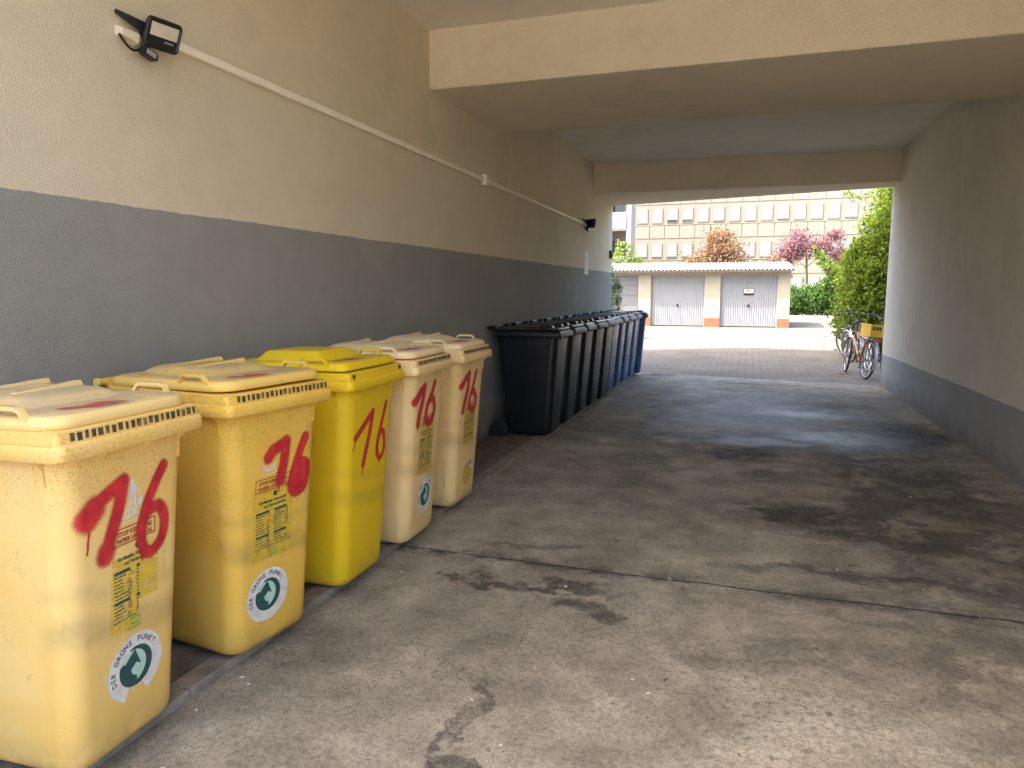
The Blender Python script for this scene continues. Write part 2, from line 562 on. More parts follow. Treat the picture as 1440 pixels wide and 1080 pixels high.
sheet('ground', [(-400, -400), (400, -400), (400, 600), (-400, 600)], -0.016, M_earth)
sheet('street', [(-60, -30), (60, -30), (60, Y0), (-60, Y0)], -0.008, M_street)
sheet('courtyard_paving', [(-14, 15.9), (-14, 33.6), (2.1, 33.6), (9, 34.2), (9, 13.0), (XR, 13.0)], -0.008, M_pave)
tag(sheet('footpath', [(1.95, 34.4), (12, 35.0), (12, 52), (1.95, 52)], -0.010, M_earth), kind='structure')
sheet('asphalt_patch', [(2.3, 35.6), (5.2, 36.2), (4.9, 39.5), (2.5, 39)], -0.005, M_dark)
fl = MB()
fl.add([(-2.03, Y0, 0), (XR + .02, Y0, 0), (XR + .02, YR - 0.25, 0), (-2.03, YL - .55, 0)], [(0, 1, 2, 3)])
tag(fl.build('driveway_floor', M_floor, smooth=0), kind='structure')
lt_ = MB()
for i in range(260):
    u = rnd.random()
    if u < .35:
        px, py = -2.0 + abs(rnd.gauss(0, .12)), rnd.uniform(1.6, 13)
    elif u < .5:
        px, py = XR - .02 - abs(rnd.gauss(0, .10)), rnd.uniform(5.5, 13)
    else:
        px, py = rnd.uniform(-1.9, 2.0), 1.8 + 9 * rnd.random() ** 1.6
    a, l_ = rnd.uniform(0, 6.28), rnd.uniform(.004, .013)
    w_ = l_ * rnd.uniform(.3, .9)
    c_, s__ = math.cos(a), math.sin(a)
    h_ = rnd.uniform(.002, .006)
    lt_.add([(px + (x_ * c_ - y_ * s__), py + (x_ * s__ + y_ * c_), z_) for x_, y_, z_ in ((-l_, -w_, .001), (l_, -w_ * .6, .0015), (l_ * .7, w_, .001), (-l_ * .8, w_ * .8, .001), (0, 0, h_ + .001))],
            [(0, 1, 4), (1, 2, 4), (2, 3, 4), (3, 0, 4)])
mlit = NT("litter_bits")
mlit.pr(color=mlit.ramp(mlit.t.nodes.new('ShaderNodeNewGeometry').outputs['Random Per Island'], [(0.0, (0.05, 0.035, 0.02)), (0.45, (0.18, 0.12, 0.06)), (0.7, (0.35, 0.28, 0.18)), (1.0, (0.70, 0.66, 0.58))]), rough=0.8)
tag(lt_.build('floor_litter', mlit.m, smooth=0), 'small crumbs of leaf and paper litter scattered over the concrete drive', 'litter', kind='stuff')
# threshold strip between concrete and paving
th = MB()
th.add([(-2.03, YL - .55, 0.001), (XR + .02, YR - .25, 0.001), (XR + .02, YR - .17, 0.001), (-2.03, YL - .47, 0.001)], [(0, 1, 2, 3)])
tag(th.build('threshold_strip', M_edge, smooth=0), kind='structure')
lb = MB()
lb.box(-2.60, -2.145, Y0, 14.2, -0.05, 0.030)
tag(lb.build('bin_ledge', M_ledge, smooth=0), kind='structure')
eb = MB()
yy = Y0
while yy < 14.1:
    y2 = min(yy + 1.0, 14.15)
    eb.box(-2.14, -2.032, yy + 0.003, y2 - 0.003, -0.05, 0.038)
    yy = y2
tag(eb.build('kerb_edging', M_edge, smooth=0, bevel=0.006), kind='structure')

# ------------------------------------------------------------------ the building with the passage
bld = thing('apartment_building', 'rendered building the driveway passage runs through, cream walls with grey painted base', 'building', (0, 4, 0))
bld.location = (0, 0, 0)
def slanted(x0, x1, y0, z0, z1, fy):
    b = MB()
    b.add([(x0, y0, z0), (x1, y0, z0), (x1, fy(x1), z0), (x0, fy(x0), z0), (x0, y0, z1), (x1, y0, z1), (x1, fy(x1), z1), (x0, fy(x0), z1)],
          [(0, 3, 2, 1), (4, 5, 6, 7), (0, 1, 5, 4), (1, 2, 6, 5), (2, 3, 7, 6), (3, 0, 4, 7)])
    return b
fyr = lambda x: YL + (x - XL) * (YR - YL) / (XR - XL)
CEIL = 3.80
slanted(-9, XL, Y0, -0.3, CEIL + .3, fyr).build('side_wall', M_left, bld, smooth=0)
slanted(XR, 9, YM, -0.3, CEIL + .3, fyr).build('side_wall', M_right, bld, smooth=0)
slanted(XL - .002, XR + .002, YM, CEIL, CEIL + .3, lambda x: 13.6).build('ceiling', M_ceil, bld, smooth=0)
bm1 = MB(); bm1.box(XL - .01, XR + .01, 5.86, 7.70, 3.315, CEIL + .02)
bm1.build('ceiling_beam', M_beam, bld, smooth=30, bevel=0.012)
bm2 = MB()
bm2.add([(XL - .01, 12.72, 3.30), (XR + .01, 12.80, 3.30), (XR + .01, YR - .01, 3.30), (XL - .01, YL - .01, 3.30),
         (XL - .01, 12.72, 4.09), (XR + .01, 12.80, 4.09), (XR + .01, YR - .01, 4.09), (XL - .01, YL - .01, 4.09)],
        [(0, 3, 2, 1), (4, 5, 6, 7), (0, 1, 5, 4), (1, 2, 6, 5), (2, 3, 7, 6), (3, 0, 4, 7)])
bm2.build('ceiling_beam', M_beam, bld, smooth=30, bevel=0.012)
slanted(XL + .003, 9, YM - .004, CEIL + .302, 17.0, fyr).build('upper_storeys', M_outer, bld, smooth=0)
slanted(-9, XL, Y0, CEIL + .302, 17.0, fyr).build('upper_storeys', M_outer, bld, smooth=0)  # unseen front stretch shaped to keep sun off the near floor

# ------------------------------------------------------------------ wheeled bins
def bin_paint(name, base, fade, dirt=0.5, grime=(0.16, 0.11, 0.06), rr=(0.55, 0.72)):
    m = NT(name)
    rp = m.t.nodes.new('ShaderNodeObjectInfo').outputs['Random']
    V = m.vmath('ADD', m.obj, m.comb(m.math('MULTIPLY', rp, 37.0), m.math('MULTIPLY', rp, 11.0), 0.0))
    big = m.noise(2.0, 5, 0.6, vec=V)
    col = m.mix(m.mr(big, 0.35, 0.68), base, fade)
    x, y, z = m.sep()
    # grey rubbed bands across the middle
    wob = m.math('MULTIPLY_ADD', m.math('SUBTRACT', m.noise(3, 5, 0.6, vec=V), 0.5), 0.16, m.math('MULTIPLY', y, 0.20))
    zz = m.math('ADD', z, wob)
    band = m.math('MAXIMUM', m.mr(m.math('ABSOLUTE', m.math('SUBTRACT', zz, 0.50)), 0.01, 0.075, 1.0, 0.0),
                  m.math('MULTIPLY', m.mr(m.math('ABSOLUTE', m.math('SUBTRACT', zz, 0.63)), 0.0, 0.05, 1.0, 0.0), 0.5))
    band = m.math('MULTIPLY', band, m.mr(m.noise(5, 6, 0.7, vec=m.mapping((1, 0.7, 2.2), vec=V)), 0.25, 0.75, 0.25, 0.85))
    band = m.math('MULTIPLY', m.math('MULTIPLY', band, 0.72), m.mr(x, -0.10, 0.01))
    run = m.math('MULTIPLY', m.mr(m.noise(34, 4, 0.6, vec=m.mapping((1, 1, 0.05), vec=V)), 0.58, 0.74), m.mr(m.noise(4, 4, 0.6, vec=V), 0.40, 0.62))
    col = m.mix(m.math('MULTIPLY', run, dirt * 0.40), col, (0.22, 0.15, 0.07))
    col = m.mix(m.math('MULTIPLY', band, dirt), col, grime)
    # grime below the rim, dotted splashes low down
    top = m.math('MULTIPLY', m.mr(z, 0.86, 1.06), m.mr(m.noise(110, 5, 0.8, vec=V), 0.50, 0.66))
    col = m.mix(m.math('MULTIPLY', top, dirt * 0.75), col, (0.16, 0.11, 0.055))
    dots = m.mr(m.voro(105, vec=V), 0.12, 0.26, 1.0, 0.0)
    dsel = m.mr(m.noise(5, 5, 0.65, vec=V), 0.50, 0.66)
    col = m.mix(m.math('MULTIPLY', m.math('MULTIPLY', dots, dsel), dirt * 1.2), col, (0.09, 0.065, 0.04))
    scr = m.mr(m.noise(55, 4, 0.7, vec=m.mapping((1, 1, 0.25), vec=V)), 0.66, 0.74)
    col = m.mix(m.math('MULTIPLY', scr, dirt * 0.7), col, (0.24, 0.17, 0.09))
    low = m.math('MULTIPLY', m.mr(z, 0.05, 0.24, 1.0, 0.0), m.mr(m.noise(7, 5, 0.65, vec=V), 0.3, 0.65))
    col = m.mix(m.math('MULTIPLY', low, dirt * 0.55), col, grime)
    h = m.math('ADD', m.noise(260, 2, 0.5, vec=V), m.math('MULTIPLY', m.noise(9, 3, vec=V), 1.5))
    m.pr(color=col, rough=m.mr(m.noise(8, 4, vec=V), 0.3, 0.7, rr[0], rr[1]), spec=0.45, normal=m.bump(h, 0.10, 0.006))
    return m.m


def lid_paint(name, base, dust, amount=0.9, rgh=0.62):
    m = NT(name)
    rp = m.t.nodes.new('ShaderNodeObjectInfo').outputs['Random']
    V = m.vmath('ADD', m.obj, m.comb(m.math('MULTIPLY', rp, 23.0), m.math('MULTIPLY', rp, 7.0), 0.0))
    g = m.t.nodes.new('ShaderNodeNewGeometry')
    nz = m.sep(g.outputs['Normal'])[2]
    f = m.math('MULTIPLY', m.mr(nz, 0.80, 0.99), m.mr(m.noise(5, 6, 0.7, vec=V), 0.22, 0.60))
    col = m.mix(m.math('MULTIPLY', f, amount), base, dust)
    dots = m.mr(m.voro(85, vec=V), 0.08, 0.22, 1.0, 0.0)
    col = m.mix(m.math('MULTIPLY', m.math('MULTIPLY', dots, m.mr(m.noise(8, 4, vec=V), 0.46, 0.62)), 0.8), col, (0.08, 0.06, 0.035))
    stn = m.mr(m.noise(16, 6, 0.72, vec=V), 0.60, 0.72)
    col = m.mix(m.math('MULTIPLY', stn, 0.35), col, (0.16, 0.12, 0.07))
    m.pr(color=col, rough=rgh, spec=0.45, normal=m.bump(m.noise(200, 2, vec=V), 0.12, 0.005))
    return m.m


def spray_mat():
    m = NT("red_spray_paint")
    a = m.attr('paint')
    n = m.noise(300, 3, 0.75)
    k = m.math('ADD', a, m.math('MULTIPLY', m.math('SUBTRACT', n, 0.5), 0.85))
    al = m.mr(k, 0.20, 1.0)
    al = m.math('MULTIPLY', al, m.mr(a, 0.01, 0.12))
    chip = m.math('MULTIPLY', m.mr(m.noise(60, 4, 0.75), 0.64, 0.70), 0.55)
    al = m.math('MULTIPLY', al, m.math('SUBTRACT', 1.0, chip))
    col = m.mix(m.mr(m.noise(22, 4), 0.35, 0.65), (0.44, 0.012, 0.022), (0.62, 0.026, 0.034))
    m.pr(color=col, rough=0.6, alpha=m.math('MULTIPLY', al, 0.94))
    return m.m

M_spray = spray_mat()
M_white = simple("sticker_white", (0.66, 0.64, 0.60), 0.5, var=0.18, scale=22)
M_dgreen = simple("print_dark_green", (0.018, 0.075, 0.068), 0.5, var=0.3, scale=40)
M_mint = simple("print_mint", (0.42, 0.62, 0.50), 0.5, var=0.1)
M_lgreen = simple("print_green", (0.10, 0.36, 0.08), 0.5, var=0.2)
M_red = simple("print_red", (0.36, 0.06, 0.02), 0.5, var=0.2)
M_black = simple("print_black", (0.03, 0.035, 0.03), 0.5, var=0.2)
mc = NT("comb_shade_and_grime")
mc.pr(color=mc.ramp(mc.noise(22, 5, 0.7), [(0.36, (0.035, 0.026, 0.016)), (0.52, (0.085, 0.060, 0.032)), (0.70, (0.34, 0.23, 0.09))]), rough=0.85)
M_comb = mc.m  # recess shade put into the colour, mixed with grime

def film_mat(name, c, a):
    m = NT(name)
    wear = m.mr(m.noise(18, 5, 0.7), 0.30, 0.52)
    m.pr(color=m.ramp(m.noise(12, 4), [(0.3, tuple(k * .85 for k in c)), (0.7, c)]), rough=0.35, alpha=m.math('MULTIPLY', wear, a))
    return m.m
M_film = film_mat("sticker_film", (0.84, 0.60, 0.05), 0.62)

# shape of the 240 litre body (front bottom edge at x=0, z up)
ZB, ZT = 0.060, 1.105
def prof(z):
    k = (z - ZB) / (ZT - ZB)
    return dict(x1=0.085 * k, x0=-0.50 - 0.085 * k, hw=0.224 + 0.038 * k, r=0.075)

def on_face(s, t, off=0.001):
    p = prof(t)
    fl_ = p['hw'] - p['r']
    nx = Vector((1, 0, -0.082)).normalized()
    if abs(s) <= fl_:
        return Vector((p['x1'], s, t)) + nx * off
    a = min((abs(s) - fl_) / p['r'], PI / 2)
    sg = 1 if s > 0 else -1
    r = p['r'] + off
    return Vector((p['x1'] - p['r'] + r * math.cos(a), sg * (fl_ + r * math.sin(a)), t))


def decal(b, poly2, fs, off):
    b.add([on_face(s, t, off) for s, t in poly2], fs)

def dpoly(b, pts, off):
    decal(b, pts, [tuple(range(len(pts)))], off)

def dtext(b, body, s, t, size, off, rot=0.0, sx=1.0, bold=0.0, align='CENTER'):
    vs, fs = text2d(body, size, bold, align)
    c, n = math.cos(rot), math.sin(rot)
    decal(b, [(s + (x * sx * c - y * n), t + (x * sx * n + y * c)) for x, y in vs], fs, off)

def drect(b, s0, s1, t0, t1, off):
    dpoly(b, [(s0, t0), (s1, t0), (s1, t1), (s0, t1)], off)

def arc(cx, cy, r, a0, a1, n=14):
    return [(cx + r * math.cos(R(a0 + (a1 - a0) * i / n)), cy + r * math.sin(R(a0 + (a1 - a0) * i / n))) for i in range(n + 1)]


def stroke_field(pts, strokes):
    """strokes: (polyline, half width, softness). Returns max paint value per point"""
    pts = np.asarray(pts)
    best = np.zeros(len(pts))
    for line, hw, soft in strokes:
        L = np.asarray(line)
        d = np.full(len(pts), 9.0)
        for a, b in zip(L[:-1], L[1:]):
            ab = b - a
            t = np.clip(((pts - a) @ ab) / max(1e-9, ab @ ab), 0, 1)
            d = np.minimum(d, np.linalg.norm(pts - (a + t[:, None] * ab), axis=1))
        k = np.clip(1 - (d - hw * 0.62) / (hw * 0.38 + soft), 0, 1)
        best = np.maximum(best, k * k * (3 - 2 * k))
    return best

def smooth_line(p, n=6):
    P = [Vector((a, b, 0)) for a, b in p]
    out = []
    for i in range(len(P) - 1):
        p0, p1, p2, p3 = P[max(i - 1, 0)], P[i], P[i + 1], P[min(i + 2, len(P) - 1)]
        for k in range(n):
            t = k / n
            q = 0.5 * ((2 * p1) + (p2 - p0) * t + (2 * p0 - 5 * p1 + 4 * p2 - p3) * t * t + (3 * p1 - p0 - 3 * p2 + p3) * t ** 3)
            out.append((q.x, q.y))
    out.append((P[-1].x, P[-1].y))
    return out

def spray(parent, strokes, surf, step=0.0045, name='spray_painted_number', label=None, cover=1.0):
    allp = np.concatenate([np.asarray(s[0]) for s in strokes])
    mg = 0.075
    x0, y0 = allp.min(0) - mg
    x1, y1 = allp.max(0) + mg
    nx, ny = int((x1 - x0) / step) + 1, int((y1 - y0) / step) + 1
    gx, gy = np.meshgrid(x0 + np.arange(nx) * step, y0 + np.arange(ny) * step)
    pts = np.stack([gx.ravel(), gy.ravel()], 1)
    val = stroke_field(pts, strokes) * cover
    vv = val.reshape(ny, nx)
    b = MB()
    idx = -np.ones((ny, nx), int)
    at = []
    for j in range(ny - 1):
        for i in range(nx - 1):
            if vv[j:j + 2, i:i + 2].max() > 0.004:
                q = []
                for (jj, ii) in ((j, i), (j, i + 1), (j + 1, i + 1), (j + 1, i)):
                    if idx[jj, ii] < 0:
                        idx[jj, ii] = len(b.v)
                        b.v.append(tuple(surf(gx[jj, ii], gy[jj, ii])))
                        at.append(float(vv[jj, ii]))
                    q.append(int(idx[jj, ii]))
                b.f.append(tuple(q))
    o = b.build(name, M_spray, parent, smooth=0, attr=at)
    if label: o['label'] = label
    return o


def lid_top(x, y, plateau):
    """height of the lid surface above its own base plane"""
    z = 1.236 + 0.010 * (1 - (y / 0.29) ** 2)
    return z


def build_bin(name, label, group, x, y, rz, mb, ml, style='dome', comb=True, z0=0.0, mwheel=None, plate_lab=None):
    root = thing(name, label, 'wheelie bin', (x, y, z0), rz, group)
    # body
    rings = []
    for z, ins in ((0.060, 0.030), (0.068, 0.014), (0.085, 0.004), (0.11, 0.0), (0.35, 0), (0.6, 0), (0.85, 0), (1.03, 0), (1.105, 0)):
        p = prof(z)
        rings.append(rrect(p['x0'] + ins, p['x1'] - ins, -p['hw'] + ins, p['hw'] - ins, p['r'] - ins * .5, z, 8))
    b = MB()
    b.loft(rings)
    body = b.build('body', mb, root, smooth=50)
    # gussets below the rim
    for gy in (-0.115, 0.065, 0.215):
        g = MB()
        g.prism([(0.06, 1.117), (0.122, 1.117), (0.085, 1.085), (0.078, 1.02), (0.06, 1.02)], lambda a, c: (a, gy - .004, c), lambda a, c: (a, gy + .004, c))
        g.build('rim_gusset', mb, body, smooth=0)
    for gx in (0.02, -0.25, -0.5):
        for sg in (-1, 1):
            g = MB()
            g.prism([(0.225, 1.117), (0.296, 1.117), (0.268, 1.085), (0.262, 1.03), (0.225, 1.03)], lambda a, c: (gx - .004, sg * a, c), lambda a, c: (gx + .004, sg * a, c))
            g.build('rim_gusset', mb, body, smooth=0)
    # rim: lip with lifting comb
    r = MB()
    fz = 0.022 if style == 'flat' else 0.0
    P = lambda ins, z, rr: rrect(-0.615 + ins, 0.129 - ins, -0.303 + ins, 0.303 - ins, rr, z, 6)
    r.loft([P(0.035, 1.108, .03), P(0.004, 1.112, .032), P(0.0, 1.118, .032), P(0.0, 1.156, .032), P(0.004, 1.161, .030), P(0.010, 1.162, .026),
            rrect(-0.60, 0.112, -0.296, 0.296, .024, 1.163, 6), rrect(-0.60, 0.108, -0.293, 0.293, .024, 1.196 - fz, 6), rrect(-0.597, 0.100, -0.288, 0.288, .02, 1.2 - fz, 6)])
    rim = r.build('rim', mb, root, smooth=45)
    if comb:
        c = MB()
        k = 0
        n = 21
        for i in range(n):
            yy_ = -0.235 + 0.50 * i / (n - 1)
            w = 0.0075 + 0.002 * math.sin(i * 2.1)
            hh = .0035 * math.sin(i * 3.7 + x * 9)
            c.box(0.1065, 0.1128, yy_ - w * .95 - .001 * math.sin(i * 5.3), yy_ + w * .8, 1.168 + hh * .4, 1.1915 + hh * .4)
        c.build('comb_slots', M_comb, rim, smooth=0)  # raised dark blocks, coloured like the shade inside slots
    else:
        c = MB()
        for yy_ in (-0.245, 0.255):
            c.cyl((0.106, yy_, 1.180 - fz * .4), (0.1145, yy_, 1.180 - fz * .4), 0.012 - fz * .25, 14)
        c.build('comb_slots', M_comb, rim, smooth=0)  # raised dark discs, hole shade put into their colour
    # lid
    l = MB()
    Lr = lambda ins, z, rr: rrect(-0.625 + ins, 0.088 - ins, -0.285 + ins, 0.285 - ins, rr, z, 8)
    if style == 'dome':
        hs = [(0.0, 1.200, .085), (-.004, 1.207, .088), (-.004, 1.222, .088), (.008, 1.236, .082), (.024, 1.242, .07), (.06, 1.2445, .06)]
    elif style == 'edge':
        hs = [(0.0, 1.200, .05), (-.002, 1.206, .05), (-.002, 1.214, .05), (.018, 1.236, .045), (.022, 1.238, .04), (.06, 1.241, .04)]
    else:
        hs = [(0.0, 1.178, .05), (-.006, 1.181, .05), (-.006, 1.192, .05), (.004, 1.199, .045), (.05, 1.202, .04)]
    l.loft([Lr(i_, z_, r_) for i_, z_, r_ in hs])
    zt = hs[-1][1]
    if style == 'dome':
        q = lambda ins, z, rr: rrect(-0.575 + ins, -0.075 - ins, -0.205 + ins, 0.205 - ins, rr, z, 8)
        l.loft([q(0, zt - .004, .07), q(.02, zt + .003, .066), q(.045, zt + .018, .06), q(.065, zt + .027, .055), q(.09, zt + .032, .05), q(.14, zt + .035, .05)])
    elif style == 'edge':
        q = lambda ins, z, rr: rrect(-0.50 + ins, -0.09 - ins, -0.20 + ins, 0.20 - ins, rr, z, 4)
        l.loft([q(0, zt - .004, .02), q(.045, zt + .042, .018), q(.05, zt + .046, .016), q(.1, zt + .048, .016)])
    else:
        q = lambda ins, z, rr: rrect(-0.50 + ins, -0.10 - ins, -0.20 + ins, 0.20 - ins, rr, z, 4)
        l.loft([q(0, zt - .004, .03), q(.02, zt + .012, .03), q(.03, zt + .015, .03)])
    lid = l.build('lid', ml, root, smooth=50)
    if style == 'dome':
        for (rx, a, c_) in ((-0.235, -0.13, 0.12), (-0.40, -0.09, 0.14)):
            rg = MB()
            rg.loft([[(rx - .012, a, zt + .031), (rx + .012, a, zt + .031), (rx + .008, a + .006, zt + .036), (rx - .008, a + .006, zt + .036)],
                     [(rx - .016, c_, zt + .031), (rx + .016, c_, zt + .031), (rx + .011, c_ - .004, zt + .049), (rx - .011, c_ - .004, zt + .049)]])
            rg.build('lid_ridge', ml, lid, smooth=0)
    # lid handles
    for sg in (-1, 1):
        h = MB()
        if style != 'flat':
            x0_, x1_, hz = -0.155, -0.015, 0.042
            path = [(x0_ - .008, 1.222), (x0_, 1.236), (x0_ + .012, 1.222 + hz - .004), (x0_ + .03, 1.222 + hz), (x1_ - .03, 1.222 + hz), (x1_ - .012, 1.222 + hz - .004), (x1_, 1.236), (x1_ + .008, 1.222)]
            ring = []
            for (px, pz) in path:
                w = 0.011
                cy = sg * (0.275 + (pz - 1.222) * 0.25)
                t = 0.0065
                dx = -1 if px < (x0_ + x1_) / 2 else 1
                up_ = pz > 1.255
                ox, oz = (0, t) if up_ else (dx * t, t * .4)
                ring.append([(px + ox, cy - w, pz + oz), (px + ox, cy + w, pz + oz), (px - ox, cy + w, pz - oz), (px - ox, cy - w, pz - oz)])
            h.loft(ring)
        else:
            h.loft([rrect(-0.13, 0.03, sg * .20 - .055, sg * .20 + .055, .02, zt - .003, 4), rrect(-0.12, 0.02, sg * .20 - .05, sg * .20 + .05, .02, zt + .022, 4), rrect(-0.105, 0.005, sg * .20 - .04, sg * .20 + .04, .02, zt + .028, 4)])
        h.build('lid_handle', ml, lid, smooth=50)
    # hinge and push bar
    hg = MB()
    for sg in (-1, 1):
        hg.loft([[(-0.60, sg * .225 - .03, 1.16), (-0.60, sg * .225 + .03, 1.16), (-0.60, sg * .225 + .03, 1.235), (-0.60, sg * .225 - .03, 1.235)],
                 [(-0.675, sg * .225 - .022, 1.185), (-0.675, sg * .225 + .022, 1.185), (-0.675, sg * .225 + .022, 1.225), (-0.675, sg * .225 - .022, 1.225)]])
    hg.cyl((-0.668, -0.285, 1.208), (-0.668, 0.285, 1.208), 0.016, 12)
    hg.build('push_bar', mb, root, smooth=40)
    for sg in (-1, 1):
        hp = MB()
        hp.lathe([(0.019, -0.006), (0.021, 0.0), (0.019, 0.008), (0.010, 0.009)], (-0.668, sg * 0.289, 1.208), 'Y', 14)
        hp.build('hinge_pin', ml, root, smooth=40)
    # wheels and axle
    ax = MB()
    ax.cyl((-0.555, -0.275, 0.10), (-0.555, 0.275, 0.10), 0.012, 10)
    for sg in (-1, 1):
        ax.box(-0.575, -0.49, sg * .20 - .02, sg * .20 + .02, 0.085, 0.22)
    ax.build('axle', M_blackplastic, root, smooth=40)
    for sg in (-1, 1):
        w = MB()
        cy = sg * 0.258
        w.lathe([(0.062, -0.020), (0.086, -0.023), (0.096, -0.017), (0.100, -0.008), (0.100, 0.008), (0.096, 0.017), (0.086, 0.023), (0.062, 0.020)], (-0.555, cy, 0.10), 'Y', 28)
        wo_ = w.build('wheel', M_rubber, root, smooth=40)
        hb = MB()
        hb.lathe([(0.020, -0.026), (0.022, -0.030), (0.022, 0.030), (0.020, 0.026)], (-0.555, cy, 0.10), 'Y', 14)
        for k in range(6):
            a = PI * k / 3
            hb.obox((-0.555 + .042 * math.cos(a), cy + sg * .022, 0.10 + .042 * math.sin(a)), (.024 * math.cos(a), 0, .024 * math.sin(a)), (0, .004, 0), (-.006 * math.sin(a), 0, .006 * math.cos(a)))
        hb.build('wheel_hub', M_blackplastic, wo_, smooth=40)
    return root, body, lid


M_rubber = simple("black_rubber", (0.011, 0.011, 0.012), 0.75, var=0.3)
M_blackplastic = simple("black_plastic", (0.018, 0.018, 0.02), 0.4, var=0.25, scale=20)

Yel = {
    1: (bin_paint("faded_yellow_plastic_a", (0.75, 0.49, 0.135), (0.78, 0.555, 0.21), 0.7), lid_paint("lid_yellow_a", (0.76, 0.55, 0.22), (0.40, 0.32, 0.20))),
    2: (bin_paint("faded_yellow_plastic_b", (0.72, 0.43, 0.055), (0.75, 0.485, 0.09), 0.8), lid_paint("lid_yellow_b", (0.74, 0.49, 0.12), (0.38, 0.30, 0.16))),
    3: (bin_paint("fresh_yellow_plastic", (0.72, 0.475, 0.004), (0.74, 0.50, 0.008), 0.5), lid_paint("lid_bright_yellow", (0.73, 0.50, 0.006), (0.46, 0.35, 0.05), 0.7)),
    4: (bin_paint("pale_cream_plastic_a", (0.76, 0.525, 0.205), (0.79, 0.58, 0.27), 0.6), lid_paint("lid_cream_a", (0.78, 0.61, 0.33), (0.50, 0.42, 0.29), 0.6)),
    5: (bin_paint("pale_cream_plastic_b", (0.76, 0.525, 0.21), (0.79, 0.585, 0.27), 0.65), lid_paint("lid_cream_b", (0.78, 0.62, 0.36), (0.52, 0.44, 0.31), 0.55)),
}
G_Y = 'yellow recycling bins along the left wall'
poses = {1: (-1.961, 1.749, .042), 2: (-1.948, 2.517, -.139), 3: (-1.939, 3.291, .018), 4: (-1.925, 3.974, .044), 5: (-1.946, 4.752, .011)}
labs = {1: 'faded yellow wheelie bin nearest the camera, its round recycling sticker torn at the bottom',
        2: 'deep yellow wheelie bin with intact round sticker and full label, before the bright lemon one',
        3: 'bright lemon yellow wheelie bin without stickers, thin red 76 sprayed on it',
        4: 'pale cream yellow wheelie bin with round sticker, just past the bright lemon bin',
        5: 'pale cream yellow wheelie bin farthest along, round sticker torn to a scrap'}
SEVEN = {1: [(-.179, .905), (-.12, .956), (-.034, .995), (-.045, .94), (-.059, .893), (-.094, .8), (-.108, .764)],
         2: [(-.056, .905), (-.030, .932), (.045, .958), (.034, .87), (.012, .795)],
         3: [(-.170, .855), (-.085, .911), (.003, .97), (-.026, .847), (-.079, .700)],
         4: [(-.208, .945), (-.148, 1.0), (-.085, 1.024), (-.11, .935), (-.150, .854), (-.158, .801)],
         5: [(-.20, .939), (-.132, .986), (-.068, 1.017), (-.082, .903), (-.14, .79), (-.15, .755)]}
SIX = {1: [(.139, 1.006), (.104, .956), (.066, .889), (.041, .811), (.047, .749), (.079, .716), (.129, .746), (.146, .812), (.123, .867), (.079, .867), (.052, .842)],
       2: [(.162, .958), (.134, .905), (.102, .833), (.080, .759), (.101, .717), (.15, .726), (.175, .779), (.173, .831), (.136, .847), (.107, .817)],
       3: [(.149, .995), (.120, .92), (.098, .864), (.066, .759), (.102, .692), (.15, .74), (.136, .835), (.090, .835)],
       4: [(.074, 1.031), (.027, .959), (-.034, .89), (-.036, .812), (.035, .787), (.09, .858), (.061, .931), (.003, .929)],
       5: [(.070, 1.015), (.023, .916), (-.033, .832), (-.02, .765), (.055, .733), (.10, .799), (.05, .873), (-.004, .867)]}
HW = {1: 0.013, 2: 0.015, 3: 0.0125, 4: 0.015, 5: 0.014}
DRIPS = {1: [([(-.160, .90), (-.168, .85), (-.174, .797)], .004), ([(-.03, .98), (-.033, .90)], .003), ([(.045, .75), (.045, .70)], .003)],
         2: [([(.012, .80), (.004, .745)], .004)], 3: [([(-.168, .85), (-.188, .79)], .004), ([(-.079, .70), (-.087, .644)], .005), ([(.10, .70), (.10, .66)], .003)],
         4: [([(-.155, .81), (-.157, .76)], .004)], 5: [([(-.145, .76), (-.15, .72)], .004)]}
LIDS = {1: (0.012, -0.075, 0.085), 2: (0.02, -0.11, 0.065), 3: (-0.015, -0.09, 0.075), 4: (-0.01, -0.10, 0.08), 5: (-0.01, -0.08, 0.08)}


